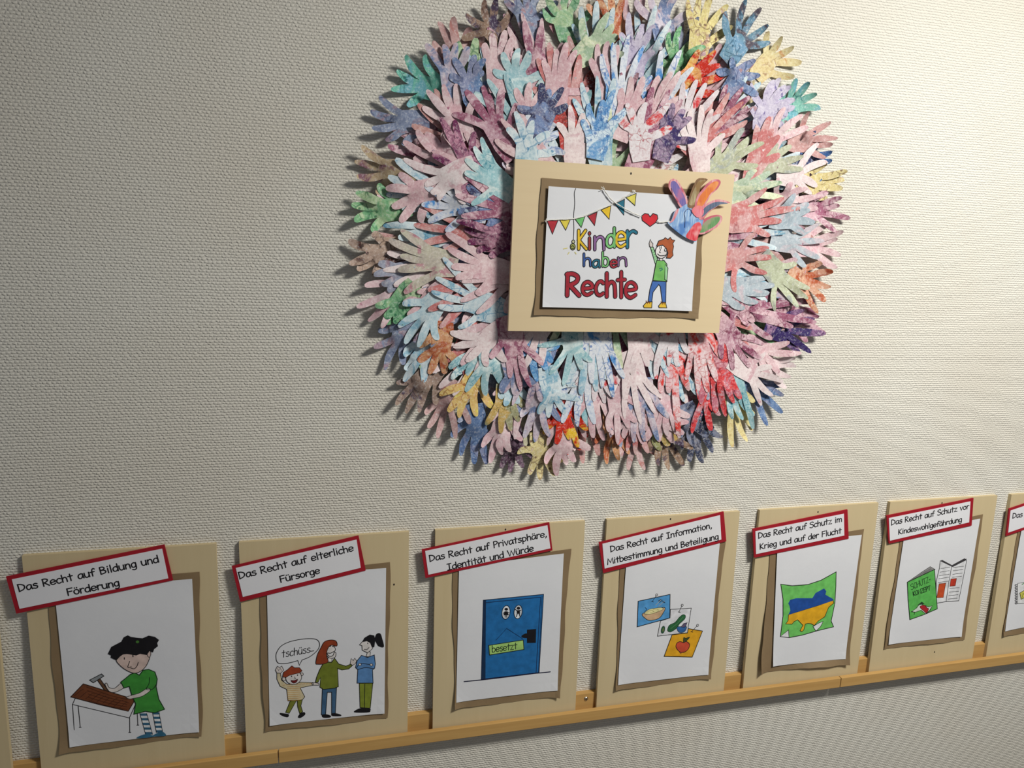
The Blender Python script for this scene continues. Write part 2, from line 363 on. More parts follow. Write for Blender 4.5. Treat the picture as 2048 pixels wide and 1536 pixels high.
# single-stroke rounded handwriting alphabet, x-height 5, capitals 7.5
G = {
'D': (6.0, 'l.6,0 .6,7.5|c.4,7.5 2.6,7.1 4.7,5.7 5.2,3.7 3.9,1.4 .4,0'),
'a': (5.0, 'c4.2,4.3 3,5 1.4,4.4 .5,2.7 .9,.6 2.2,.1 3.5,1.2 4.2,3.4|l4.2,4.7 4.3,1.4 4.7,.1'),
's': (4.3, 'c3.8,4.4 2.5,5 1.1,4.5 1.1,3.3 2.4,2.7 3.7,1.9 3.3,.5 2,0 .5,.6'),
'R': (5.7, 'l.6,0 .8,7.5|c.5,7.3 2.5,7.5 4.3,6.5 4.1,5 2.6,4 .8,3.5|l1.5,3.6 4.9,0'),
'e': (4.8, 'c.7,2.5 2.4,2.5 4.3,2.9 4.1,4.1 2.7,5 1.2,4.4 .5,2.6 .9,.8 2.4,0 4.2,.9'),
'c': (4.3, 'c3.9,4.3 2.8,5 1.4,4.4 .5,2.5 1,.6 2.4,0 3.8,.7'),
'h': (4.9, 'l.7,0 .7,7.8|c.7,2.8 1.5,4.3 2.7,4.9 3.7,4.2 4,2.6 4.1,0'),
't': (4.2, 'l2.1,7.2 2.1,0|l.3,4.9 3.9,5'),
'u': (4.9, 'c.6,5 .6,2 1.2,.4 2.4,0 3.6,.9 4.1,2.6|l4.1,5 4.2,0'),
'f': (4.2, 'c4.2,7 3.3,7.8 2.4,7.2 1.9,5.6 1.7,3 1.7,0|l.3,4.3 3.6,4.5'),
'B': (5.6, 'l.7,0 .7,7.5|c.7,7.5 3,7.3 4.1,6.1 3.4,4.7 .8,4.1|c.8,4.1 3.4,3.8 4.8,2.4 4,.8 .7,0'),
'i': (2.3, 'l1.1,0 1.1,4.8|l1.1,6.6 1.2,7.0'),
'l': (2.3, 'l1.1,0 1.1,7.8'),
'd': (5.0, 'c4.2,3.6 3,4.9 1.4,4.4 .5,2.7 .8,.7 2.2,0 3.6,.8 4.2,2.4|l4.2,7.8 4.3,0'),
'n': (4.9, 'l.7,0 .7,5|c.7,2.8 1.6,4.4 2.8,5 3.8,4.2 4,2.6 4.1,0'),
'g': (4.8, 'c4,4 2.8,5 1.3,4.4 .5,2.8 1,.7 2.4,.2 3.6,1.2 4,3|c4.1,4.9 4.1,1 3.8,-1.5 2.5,-2.5 .7,-1.9'),
'F': (5.2, 'l.8,0 .8,7.4 4.8,7.5|l.8,4 4.2,4.2'),
'o': (4.9, 'c2.5,5 1.1,4.3 .5,2.6 1.1,.7 2.5,0 3.8,.7 4.4,2.6 3.8,4.3 2.5,5'),
'r': (4.0, 'l.8,0 .8,5|c.8,3 1.7,4.5 2.8,5 3.7,4.5'),
'P': (4.9, 'l.8,0 .8,7.5|c.8,7.4 3,7.5 4.4,6.2 3.9,4.6 2.3,3.7 .8,3.5'),
'v': (4.6, 'l.4,5 2.3,0 4.1,5'),
'p': (5.0, 'l.8,5 .8,-2.6|c.8,4 2,5 3.6,4.5 4.4,2.8 3.6,.7 2.2,0 .9,.9'),
',': (2.6, 'c1.4,.6 1.4,-.3 .7,-1.4'),
'I': (5.0, 'l.6,7.4 4.4,7.4|l2.5,7.4 2.5,0|l.5,0 4.5,0'),
'W': (8.6, 'l.4,7.5 2.4,0 4.3,6.5 6.2,0 8.2,7.5'),
'M': (7.6, 'l.6,0 1.5,7.5 3.9,2 6.3,7.5 7.1,0'),
'b': (5.0, 'l.7,7.8 .7,0|c.7,3.6 2,4.9 3.7,4.4 4.4,2.6 3.7,.6 2.2,0 .8,.8'),
'm': (7.2, 'l.7,0 .7,5|c.7,2.9 1.6,4.6 2.7,4.8 3.4,3.6 3.5,0|c3.5,2.9 4.4,4.6 5.5,4.8 6.3,3.6 6.5,0'),
'S': (5.6, 'c5,6.6 3.7,7.6 1.7,7.2 .8,5.9 2,4.6 4.2,3.7 5,2.2 4,.5 2.3,0 .5,.8'),
'z': (4.8, 'l.6,4.9 4.1,4.9 .5,0 4.4,0'),
'K': (5.6, 'l.8,0 .8,7.5|l4.6,7.5 .9,3.6 5,0'),
'w': (6.6, 'l.4,5 1.8,0 3.3,4 4.7,0 6.2,5'),
'U': (5.6, 'c.7,7.5 .7,3 1.3,.8 2.8,0 4.3,.9 4.9,3 4.9,7.5'),
'C': (5.2, 'c4.6,6.4 3.2,7.5 1.6,6.6 .6,4 1.2,1 3,0 4.7,1'),
'H': (5.8, 'l.7,0 .7,7.5|l5,0 5,7.5|l.7,3.8 5,3.8'),
'T': (5.4, 'l.3,7.4 5.1,7.4|l2.7,7.4 2.7,0'),
'N': (6.0, 'l.7,0 .7,7.5 5.1,0 5.2,7.5'),
'O': (6.0, 'c3,7.5 1.2,6.5 .6,3.8 1.2,1 3,0 4.8,1 5.4,3.8 4.8,6.5 3,7.5'),
'E': (5.0, 'l4.5,7.5 .8,7.4 .8,0 4.6,.1|l.8,4 4,4'),
'Z': (5.4, 'l.6,7.4 4.8,7.4 .5,0 5,0'),
'-': (3.6, 'l.6,3 2.9,3.2'), '_': (4.5, 'l.2,1.2 3.6,1'), ' ': (3.4, ''),
}
G['ü'] = (4.9, G['u'][1]+'|l1.5,6.6 1.5,7|l3.2,6.6 3.2,7')
G['ö'] = (4.9, G['o'][1]+'|l1.6,6.6 1.6,7|l3.3,6.6 3.3,7')
G['ä'] = (5.0, G['a'][1]+'|l1.6,6.6 1.6,7|l3.3,6.6 3.3,7')
def glyph(ch):
    adv, s = G[ch]; out = []
    for st in s.split('|'):
        if not st: continue
        p = [tuple(float(v) for v in q.split(',')) for q in st[1:].split()]
        out.append(catmull(p, n=4) if st[0] == 'c' else p)
    return adv, out
def write(art, text, p0, p1, wmm, c=BLACK, sy=1.0, slant=0.0):
    """text on a baseline from p0 to p1 (crop coordinates)"""
    a = Vector(art.c.uv(*p0)); b_ = Vector(art.c.uv(*p1)); tot = sum(G[ch][0] for ch in text)
    u = (b_-a)/tot; k = u.length; v = Vector((-u.y, u.x)).normalized()*k*sy; x = 0
    lay = art.lay
    for ch in text:
        adv, st = glyph(ch)
        for j_, s in enumerate(st):
            art.lay = lay+.9*j_
            art.stroke([tuple(a+u*(x+px+slant*py)+v*py) for px, py in s], wmm, c, raw=True)
        x += adv
    art.lay = lay+3
def bubble(art, ch, box, wmm, c, rim=1.7):
    """a fat outlined letter filling box = x0,y0,x1,y1 in crop coordinates"""
    adv, st = glyph(ch); xs = [p[0] for s in st for p in s]; ys = [p[1] for s in st for p in s]
    x0, y0, x1, y1 = box; mx0, mx1, my0, my1 = min(xs), max(xs), min(ys), max(ys)
    k = art.c.a[2]; pad = (wmm+.9)*.95*k*.5
    X = lambda q: x0+pad+(q-mx0)/max(.1, mx1-mx0)*(x1-x0-2*pad) if mx1-mx0 > .3 else (x0+x1)/2
    Y = lambda q: y1-pad-(q-my0)/(my1-my0)*(y1-y0-2*pad)
    S = [[art.c.uv(X(p[0]), Y(p[1])) for p in s] for s in st]
    lay = art.lay
    for j, s in enumerate(S): art.lay = lay+.8*j; art.stroke(s, wmm+1.3, BLACK, raw=True)
    for j, s in enumerate(S): art.lay = lay+4+.8*j; art.stroke(s, max(1.8, wmm-rim), c, raw=True)
    art.lay = lay+.5

def bil(q, u, v):
    """q: TL TR BR BL"""
    a = Vector(q[0]).lerp(Vector(q[1]), u); b_ = Vector(q[3]).lerp(Vector(q[2]), u); return a.lerp(b_, v)
def sheet(name, pl, quad, hf, mat, parent, nu=14, nv=18, thick=.0003, edge=None):
    """thin curved sheet: quad in plane uv (TL TR BR BL), hf(u,v) -> height over the plane"""
    vs = []; fs = []
    for side in (0, 1):
        for j in range(nv+1):
            for i in range(nu+1):
                u, v = i/nu, j/nv; p = bil(quad, u, v)
                if edge: p = p + Vector(edge(u, v))
                vs.append(pl.P(p.x, p.y, hf(u, v)-side*thick))
    K = (nu+1)*(nv+1); I = lambda i, j: j*(nu+1)+i
    for j in range(nv):
        for i in range(nu):
            f = (I(i, j), I(i, j+1), I(i+1, j+1), I(i+1, j)); fs.append(f); fs.append(tuple(K+x for x in f[::-1]))
    bd = [I(i, 0) for i in range(nu)]+[I(nu, j) for j in range(nv)]+[I(i, nv) for i in range(nu, 0, -1)]+[I(0, j) for j in range(nv, 0, -1)]
    for a, b_ in zip(bd, bd[1:]+bd[:1]): fs.append((a, b_, K+b_, K+a))
    m = MB(); m.add(vs, fs)
    return m.build(name, mat, parent, smooth=False)

# ---------------------------------------------------------------- boards on the ledge
BX = [0.2372, 0.5719, 0.9182, 1.2616, 1.606, 1.934, 2.272]
LEAN = math.atan2(.0123, .42)
UPV = Vector((0, math.sin(LEAN), math.cos(LEAN)))
BW, BH, BT = .297, .42, .008
def board(x0, label):
    r = empty('picture_board', (x0, -.0203, 0)); tag(r, label, 'picture', 'boards on the ledge')
    # built along the lean
    pl = Plane((x0, -.0203, 0.0004), (1, 0, 0), UPV)
    q = MB(); n = pl.n
    o = pl.o; c8 = []
    for d in (0, -BT):
        for u, v in ((0, 0), (BW, 0), (BW, BH), (0, BH)): c8.append(pl.P(u, v, d))
    q.add(c8, [(0, 1, 2, 3), (7, 6, 5, 4), (0, 4, 5, 1), (1, 5, 6, 2), (2, 6, 7, 3), (3, 7, 4, 0)])
    return r, pl, q
ROOTS = []
def finish(root):
    """children were built in world space: move them under the root's frame"""
    off = Matrix.Translation(root.location).inverted()
    for ch in list(bpy.data.objects):
        if ch.parent is root and not ch.get('_done'):
            ch.data.transform(off); ch['_done'] = 1
            for g in list(bpy.data.objects):
                if g.parent is ch and not g.get('_done'): g.data.transform(off); g['_done'] = 1
def card(pl, crop, outer, inner, lines, root, hh=.0052, w_=1.9):
    h = lambda u, v: hh + .0009*math.sin(3*u+1)*math.sin(2.5*v)
    co = Crop(pl, *crop, hh); ci = Crop(pl, *crop, hh+.0014)
    c = sheet('title_card', pl, [co.uv(*p) for p in outer], lambda u, v: hh, M_red, root, 6, 3, .0028)
    c['label'] = 'red-edged title strip'
    s = sheet('label_paper', pl, [ci.uv(*p) for p in inner], lambda u, v: hh+.0007, M_cardw, c, 6, 3, .0006)
    a = Art(Crop(pl, *crop, hh+.0009))
    for t, p0, p1 in lines: write(a, t, p0, p1, w_, BLACK, sy=.86)
    a.build('lettering', c)
FRAME = []
def mounts(pl, crop, kraft, paper, root, seed, curlL=.004, curlR=.004, hp=.0034, curlB=.003):
    rnd = random.Random(seed); ck = Crop(pl, *crop, .0012); cp = Crop(pl, *crop, hp)
    ph = rnd.random()*6
    def hk(u, v):
        e = max(0, abs(u-.5)-.40)/.10; eb = max(0, v-.90)/.10
        h = .0012 + .0006*math.sin(7*v+ph)**2*e
        h += (curlL if u < .5 else curlR)*e*e*v*v*(.6+.4*math.sin(5*v+ph)) + curlB*eb*eb*(.5+.5*math.sin(6*u+ph))
        return h
    def ek(u, v):
        e = .0012*math.sin(9*v+ph)+.0007*math.sin(23*v+ph); f = .0012*math.sin(8*u+ph)+.0005*math.sin(31*u)
        return (e if u in (0, 1) else 0, f if v == 1 else 0)
    k = sheet('kraft_backing', pl, [ck.uv(*p) for p in kraft], hk, M_kraft, root, 20, 26, .0003, ek)
    k['label'] = 'brown paper mount with curling edges'
    def hpp(u, v):
        c = (abs(u-.5)*2)**6*(abs(v-.5)*2)**6
        return hp + .0022*c*(1 if v > .5 else .3)
    p = sheet('drawing_sheet', pl, [cp.uv(*p_) for p_ in paper], hpp, M_white, root, 14, 16, .0003)
    p['label'] = 'white drawing sheet'
    return p, Crop(pl, *crop, hp+.0001)
def nail(pl, px, py, root, name='nail_hole'):
    u, v = pl.hit(px, py, .0001); m = MB(); n = 8
    m.add([pl.P(u+.0016*math.cos(6.283*i/n), v+.0022*math.sin(6.283*i/n), .0002) for i in range(n)], [tuple(range(n))])
    m.build(name, M_dark, root)

SKIN = (206, 182, 172); LSK = (216, 206, 200)
# --- board 1: workbench
r, pl, q = board(BX[0], 'plywood board, drawing of a child hammering at a workbench, titled Bildung und Förderung')
q.build('board_panel', M_board, r)
cr = (0, 1060, 3.226)
sh, C1 = mounts(pl, cr, [(300, 352), (1282, 270), (1306, 1326), (392, 1440)], [(352, 395), (1240, 315), (1286, 1300), (452, 1398)], r, 1, .006, .002)
card(pl, cr, [(38, 302), (1060, 95), (1115, 325), (105, 540)], [(75, 320), (1045, 122), (1085, 313), (125, 510)],
     [('Das Recht auf Bildung und', (122, 398), (1030, 206)), ('Förderung', (436, 424), (776, 358))], r, w_=1.95)
a = Art(C1)
for p in ([(487, 1083), (468, 1125), (835, 1212), (872, 1130)], [(468, 1125), (475, 1230), (482, 1328)], [(505, 1137), (518, 1272)], [(837, 1212), (838, 1305)], [(886, 1185), (890, 1258)]): a.stroke(p, .7)
for x, y in ((482, 1328), (518, 1272), (838, 1305), (890, 1258)): a.stroke([(x-6, y), (x+6, y)], .8)
a.fill([(457, 1076), (538, 992), (862, 1090), (864, 1108), (828, 1168), (640, 1125)], (112, 62, 36), line=.8, lc=(40, 22, 14))
for i in range(9):
    t = i/9; x0 = 480+t*330; y0 = 1070+t*85; a.stroke([(x0, y0), (x0+40, y0-34), (x0+58, y0-44+i % 3*6)], .5, (66, 34, 20))
for i in range(5): a.stroke([(560+i*4, 1012+i*22), (700, 1062+i*18), (820, 1092+i*16)], .5, (78, 40, 24), smooth=True)
a.build('drawn_workbench', sh)
a = Art(C1)
a.fill([(628, 968), (646, 960), (724, 1070), (706, 1078)], (104, 72, 50), line=.7)
a.fill([(578, 968), (655, 928), (670, 942), (603, 985)], (138, 142, 144), line=.8)
a.build('drawn_hammer', sh)
a = Art(C1); W7 = 7
for (xa, xb, ya, xc, xd, yb) in ((903, 947, 1183, 940, 985, 1318), (985, 1027, 1175, 1010, 1050, 1305)):
    for i in range(9):
        t0, t1 = i/9, (i+1)/9; f = lambda p, q_, t: p+(q_-p)*t
        a.fill([(f(xa, xc, t0), f(ya, yb, t0)), (f(xb, xd, t0), f(ya, yb, t0)), (f(xb, xd, t1), f(ya, yb, t1)), (f(xa, xc, t1), f(ya, yb, t1))], (52, 96, 124) if i % 2 == 0 else (222, 222, 222))
    a.stroke([(xa, ya), (xc, yb)], .5); a.stroke([(xb, ya), (xd, yb)], .5)
a.fill([(882, 1342), (905, 1326), (950, 1314), (978, 1322), (1000, 1330), (940, 1340)], (52, 104, 132), smooth=True)
a.fill([(985, 1328), (1040, 1300), (1070, 1316), (1060, 1328)], (52, 104, 132), smooth=True)
a.fill([(782, 988), (740, 1020), (705, 1015), (690, 988), (678, 992), (690, 1020), (710, 1042), (745, 1045), (800, 1015)], LSK, smooth=True, line=.6)
a.fill([(842, 930), (870, 920), (900, 935), (925, 903), (960, 898), (1000, 915), (1015, 960), (1008, 1010), (1025, 1090), (1062, 1155), (1000, 1178), (940, 1168), (865, 1187), (876, 1120), (850, 1060), (835, 1008), (800, 1018), (780, 980), (812, 955)], (62, 142, 56), line=.9, lc=(20, 50, 24))
a.fill([(948, 1022), (900, 1050), (850, 1065), (815, 1078), (835, 1088), (860, 1085), (920, 1070), (972, 1032)], LSK, smooth=True, line=.6)
a.stroke([(965, 950), (962, 990), (945, 1025), (985, 1025), (1012, 990)], .7, (20, 50, 24), smooth=True)
a.fill([(752, 835), (795, 800), (955, 800), (952, 860), (915, 905), (870, 922), (820, 905), (775, 872)], SKIN, smooth=True, line=.7)
a.ell(962, 796, 12, 23, SKIN, .6)
a.fill([(697, 798), (720, 752), (785, 718), (800, 690), (825, 678), (845, 688), (885, 694), (920, 697), (960, 680), (1000, 688), (1027, 708), (1015, 728), (1020, 748), (995, 768), (988, 788), (965, 780), (948, 805), (905, 798), (880, 808), (830, 800), (800, 798), (775, 815), (752, 840), (715, 822), (718, 808)], BLACK)
a.ell(888, 720, 11, 9, (70, 120, 50))
for p in ([(803, 822), (803, 832)], [(858, 806), (859, 816)]): a.stroke(p, 1.2)
a.stroke([(838, 845), (826, 878), (832, 886), (848, 880)], .7, smooth=True)
a.stroke([(845, 888), (868, 893), (885, 875), (893, 852)], .7, smooth=True)
a.build('drawn_child', sh, 'child in green dress with striped socks')
finish(r)

# --- board 2: goodbye
r, pl, q = board(BX[1], 'plywood board, drawing of boy and parent with tschüss bubble, titled elterliche Fürsorge')
q.build('board_panel', M_board, r)
cr = (440, 1040, 3.338)
sh, C1 = mounts(pl, cr, [(256, 380), (1138, 281), (1116, 1322), (300, 1408)], [(312, 385), (1109, 320), (1098, 1288), (332, 1371)], r, 2, .008, .005)
nail(pl, 788, 1169, r)
card(pl, cr, [(78, 310), (925, 105), (973, 337), (135, 547)], [(105, 322), (912, 132), (940, 320), (152, 515)],
     [('Das Recht auf elterliche', (130, 394), (895, 204)), ('Fürsorge', (403, 418), (670, 354))], r, w_=1.95)
a = Art(C1)
a.stroke([(375, 932), (376, 890), (410, 840), (480, 808), (580, 792), (645, 798), (665, 830), (650, 870), (600, 912), (548, 934)], .8, smooth=True)
a.stroke([(548, 934), (530, 970), (520, 938)], .8); a.stroke([(520, 938), (450, 956), (392, 956), (375, 932)], .8, smooth=True)
write(a, 'tschüss_', (412, 918), (632, 878), .8, BLACK, sy=1.15, slant=.15)
a.build('speech_bubble', sh, 'speech bubble with tschüss')
a = Art(C1); OL = (120, 124, 46)
a.fill([(470, 1205), (512, 1203), (462, 1290), (438, 1284)], OL, line=.7); a.fill([(515, 1200), (553, 1188), (540, 1240), (552, 1280), (532, 1292), (518, 1245)], OL, line=.7)
a.fill([(400, 1288), (425, 1290), (458, 1296), (455, 1315), (430, 1313), (402, 1300)], BLACK, smooth=True); a.fill([(520, 1316), (535, 1292), (562, 1282), (569, 1298), (540, 1320)], BLACK, smooth=True)
a.fill([(380, 1022), (403, 1020), (412, 1070), (450, 1098), (540, 1082), (622, 1085), (622, 1102), (535, 1120), (566, 1180), (550, 1200), (455, 1207), (445, 1130), (402, 1110), (380, 1062)], (206, 192, 156), line=.7)
for y in range(1110, 1205, 13): a.stroke([(450, y), (495, y+3), (538, y-2)], .45, (196, 140, 60))
for x in range(420, 600, 22): a.stroke([(x, 1102-(x-420)*.06), (x+16, 1100-(x-420)*.07)], .4, (196, 140, 60))
a.fill([(370, 1000), (384, 975), (398, 985), (412, 974), (426, 1000), (405, 1022), (380, 1020)], LSK, line=.6)
a.stroke([(384, 990), (392, 1004), (402, 988), (410, 1002)], .5)
a.ell(427, 1060, 12, 13, LSK, .6); a.ell(547, 1028, 9, 10, LSK, .6); a.ell(492, 1050, 53, 46, (218, 212, 208), .7, rot=-12)
a.fill([(418, 1045), (425, 1015), (452, 997), (480, 972), (498, 985), (530, 984), (548, 1005), (535, 1018), (500, 1026), (462, 1036), (440, 1050)], (150, 62, 34), line=.6)
a.ell(478, 1042, 4, 5, BLACK); a.ell(518, 1034, 4, 5, BLACK); a.stroke([(498, 1045), (504, 1058), (494, 1060)], .6)
a.fill([(474, 1070), (495, 1070), (518, 1062), (508, 1082), (488, 1086)], (110, 30, 30), smooth=True, line=.6)
a.build('drawn_boy', sh, 'red-haired boy in striped shirt waving')
a = Art(C1)
a.fill([(683, 1130), (778, 1120), (770, 1290), (745, 1292), (745, 1150), (716, 1150), (705, 1300), (677, 1300)], (62, 96, 128), line=.8)
a.fill([(680, 1302), (705, 1296), (738, 1305), (735, 1318), (690, 1319)], BLACK, smooth=True); a.fill([(745, 1293), (775, 1290), (808, 1300), (803, 1309), (750, 1308)], BLACK, smooth=True)
a.fill([(868, 964), (876, 925), (890, 938), (900, 922), (912, 940), (904, 958), (885, 970)], LSK, line=.6)
a.fill([(608, 1092), (625, 1084), (660, 1090), (660, 1102), (620, 1102)], LSK, line=.6)
a.fill([(690, 955), (720, 948), (745, 950), (765, 922), (792, 960), (840, 975), (872, 962), (885, 970), (860, 993), (815, 1000), (785, 990), (790, 1112), (765, 1122), (690, 1130), (667, 1115), (672, 1050), (655, 1082), (636, 1085), (645, 1050), (665, 1000)], (112, 122, 40), line=.8)
a.fill([(715, 945), (722, 920), (748, 920), (745, 948)], (222, 218, 214), line=.5)
a.fill([(718, 850), (745, 832), (765, 848), (770, 868), (762, 876), (774, 888), (768, 915), (738, 922), (712, 900)], (222, 216, 212), smooth=True, line=.7)
a.fill([(640, 955), (650, 900), (675, 850), (698, 812), (740, 800), (775, 808), (780, 840), (738, 836), (716, 868), (712, 905), (722, 945), (692, 960), (655, 962)], (142, 60, 32), smooth=True, line=.7)
a.stroke([(733, 845), (740, 840)], .9); a.stroke([(750, 842), (757, 846)], .9)
a.fill([(715, 888), (738, 888), (762, 878), (752, 905), (728, 908)], (226, 224, 224), smooth=True, line=.9)
a.build('drawn_parent', sh, 'long-haired parent in olive jumper')
a = Art(C1)
a.fill([(930, 1090), (1020, 1088), (1003, 1256), (935, 1252)], (122, 134, 44), line=.8); a.stroke([(967, 1095), (965, 1254)], .7)
a.fill([(893, 1280), (935, 1256), (1000, 1258), (1001, 1282), (930, 1286)], BLACK, smooth=True)
a.fill([(975, 912), (985, 880), (1005, 880), (1000, 912)], (222, 216, 212), line=.6)
a.fill([(945, 903), (985, 917), (1030, 900), (1037, 960), (1032, 990), (1018, 1000), (1022, 1088), (915, 1088), (920, 998), (905, 985), (915, 940)], (88, 132, 182), line=.8)
a.stroke([(912, 985), (940, 958), (1022, 968)], .8, smooth=True); a.stroke([(920, 998), (970, 985), (1030, 992)], .8, smooth=True); a.ell(934, 964, 9, 8, LSK, .6); a.ell(1010, 966, 9, 8, LSK, .6)
a.fill([(950, 812), (932, 832), (948, 838), (950, 868), (985, 886), (1018, 858), (1012, 815), (985, 800)], (222, 216, 212), line=.7)
a.fill([(948, 815), (965, 785), (1000, 764), (1030, 770), (1037, 800), (1030, 848), (1014, 850), (1002, 820), (980, 808)], BLACK)
a.fill([(1034, 795), (1045, 760), (1070, 757), (1083, 790), (1094, 846), (1060, 842), (1044, 820)], BLACK, smooth=True)
a.ell(986, 822, 3, 5, BLACK); a.stroke([(962, 862), (980, 864), (995, 850)], .7, smooth=True)
a.build('drawn_carer', sh, 'carer in blue shirt with black ponytail')
finish(r)

# --- board 3: toilet door
r, pl, q = board(BX[2], 'plywood board with drawing of a blue toilet door marked besetzt, title about Privatsphäre')
q.build('board_panel', M_board, r)
cr = (830, 1020, 3.338)
sh, C1 = mounts(pl, cr, [(247, 375), (1038, 259), (966, 1243), (268, 1322)], [(294, 380), (993, 290), (950, 1202), (275, 1282)], r, 3, .007, .006)
nail(pl, 1011, 1059, r)
card(pl, cr, [(45, 265), (897, 83), (918, 270), (70, 455)], [(68, 275), (885, 103), (905, 257), (90, 433)],
     [('Das Recht auf Privatsphäre,', (98, 345), (884, 176)), ('Identität und Würde', (216, 402), (794, 272))], r, w_=1.95)
a = Art(C1); BLU = (32, 104, 164)
a.fill([(457, 602), (858, 563), (828, 1085), (443, 1130)], BLU, line=1.2, lc=(14, 26, 56))
a.fill([(457, 602), (474, 600), (470, 1127), (443, 1130)], (20, 44, 74)); a.stroke([(475, 618), (838, 582), (808, 1086)], .8, (14, 30, 66)); a.stroke([(824, 1085), (848, 575)], .6, (14, 30, 66))
a.stroke([(328, 1145), (440, 1134), (560, 1120), (800, 1090), (903, 1080)], 1.6, (20, 22, 52))
for cx, cy in ((607, 683), (688, 680)): a.ell(cx, cy, 27, 46, (214, 218, 222), .9, rot=8, lc=(12, 20, 44))
a.ell(609, 662, 12, 9, BLACK); a.fill([(598, 676), (618, 676), (626, 702), (590, 702)], BLACK); a.stroke([(588, 690), (600, 680), (628, 684)], .9); a.stroke([(602, 702), (602, 716)], 1); a.stroke([(612, 702), (612, 716)], 1)
a.ell(690, 655, 12, 10, BLACK); a.fill([(678, 668), (700, 668), (700, 692), (680, 692)], BLACK); a.stroke([(668, 662), (682, 672), (708, 668)], 1); a.stroke([(682, 692), (676, 712)], 1.3); a.stroke([(696, 692), (702, 712)], 1.3)
a.stroke([(540, 868), (612, 790), (718, 858)], .45, (12, 30, 66))
a.fill([(492, 903), (722, 867), (727, 930), (497, 967)], (164, 204, 116), line=.9)
write(a, 'besetzt', (512, 950), (682, 926), 1.0, (20, 40, 30), sy=1.15)
a.fill([(748, 798), (808, 793), (806, 885), (748, 886)], BLACK); a.fill([(712, 838), (735, 824), (752, 826), (752, 852), (718, 850)], BLACK, smooth=True)
a.build('drawn_door', sh, 'blue door with green sign')
finish(r)

# --- board 4: notes with food
r, pl, q = board(BX[3], 'plywood board with drawing of three pinned notes showing food, title about Information und Mitbestimmung')
q.build('board_panel', M_board, r)
cr = (1180, 1000, 3.656)
sh, C1 = mounts(pl, cr, [(222, 400), (988, 288), (882, 1302), (186, 1388)], [(268, 420), (950, 300), (862, 1275), (203, 1350)], r, 4, .004, .002)
nail(pl, 1341, 1038, r)
card(pl, cr, [(65, 312), (978, 85), (997, 302), (97, 535)], [(92, 322), (952, 112), (962, 290), (108, 503)],
     [('Das Recht auf Information,', (150, 380), (895, 203)), ('Mitbestimmung und Beteiligung', (126, 473), (942, 284))], r, w_=1.95)
a = Art(C1)
a.fill([(588, 800), (740, 790), (712, 970), (493, 995), (515, 885), (585, 862)], (216, 216, 219), line=.8)
a.fill([(566, 950), (580, 915), (620, 895), (650, 860), (678, 838), (697, 845), (692, 870), (655, 905), (635, 935), (600, 960), (578, 964)], (42, 96, 58), smooth=True, line=.6); a.stroke([(590, 940), (640, 900), (680, 855)], .6, (90, 140, 90), smooth=True)
a.ell(533, 948, 13, 27, (44, 92, 60), .6, rot=12); a.ell(535, 948, 6, 14, (110, 120, 70), rot=12)
a.fill([(635, 930), (668, 925), (705, 926), (694, 958), (668, 970), (645, 962)], (52, 100, 158), smooth=True, line=.6); a.fill([(664, 928), (685, 902), (710, 896), (700, 920), (690, 930)], (92, 84, 112), line=.6)
a.build('drawn_vegetable_note', sh, 'white note with cucumber and bowl')
a = Art(C1)
a.fill([(352, 740), (585, 690), (583, 862), (345, 927)], (82, 150, 204), line=1.0)
a.fill([(388, 828), (540, 785), (532, 830), (500, 866), (440, 880), (405, 866)], (200, 166, 130), smooth=True, line=.8)
a.fill([(398, 826), (430, 800), (480, 790), (520, 786), (536, 798), (500, 815), (450, 832), (410, 835)], (222, 214, 156), smooth=True, line=.5)
for p in ([(420, 815), (450, 805), (470, 818)], [(460, 800), (490, 796), (500, 808)], [(440, 825), (465, 815)]): a.stroke(p, .4, (120, 110, 60), smooth=True)
a.stroke([(402, 785), (414, 800), (398, 815)], .6, smooth=True); a.stroke([(480, 768), (520, 728)], .9, (150, 156, 160)); a.stroke([(502, 775), (545, 738)], .9, (150, 156, 160))
a.stroke([(500, 738), (520, 725)], .9); a.stroke([(508, 748), (528, 732)], .9); a.stroke([(530, 742), (548, 750)], .8)
a.build('drawn_pasta_note', sh, 'blue note with bowl of pasta')
a = Art(C1)
a.fill([(600, 985), (712, 972), (718, 940), (822, 958), (747, 1148), (542, 1143)], (218, 160, 34), line=1.0)
a.fill([(628, 1072), (636, 1045), (660, 1035), (682, 1042), (705, 1035), (727, 1055), (718, 1090), (690, 1112), (665, 1113), (642, 1098)], (196, 76, 52), smooth=True, line=.9)
a.fill([(682, 1038), (685, 1005), (700, 1010), (728, 1002), (710, 1025), (692, 1040)], (66, 74, 36), smooth=True, line=.6); a.fill([(650, 1112), (690, 1108), (662, 1124)], (120, 60, 40))
a.build('drawn_apple_note', sh, 'yellow note with red apple')
a = Art(C1)
for x0, y0, x1, y1 in ((455, 742, 490, 690), (650, 818, 676, 765), (742, 962, 790, 912)):
    a.stroke([(x0, y0), (x1, y1)], .7); a.ell((x1+x0)/2+(x1-x0)*.42, y1+4, 7, 8, (222, 222, 224), .7); a.stroke([(x0-5, y0), (x0+10, y0+3)], .8)
a.build('drawn_pins', sh)
finish(r)

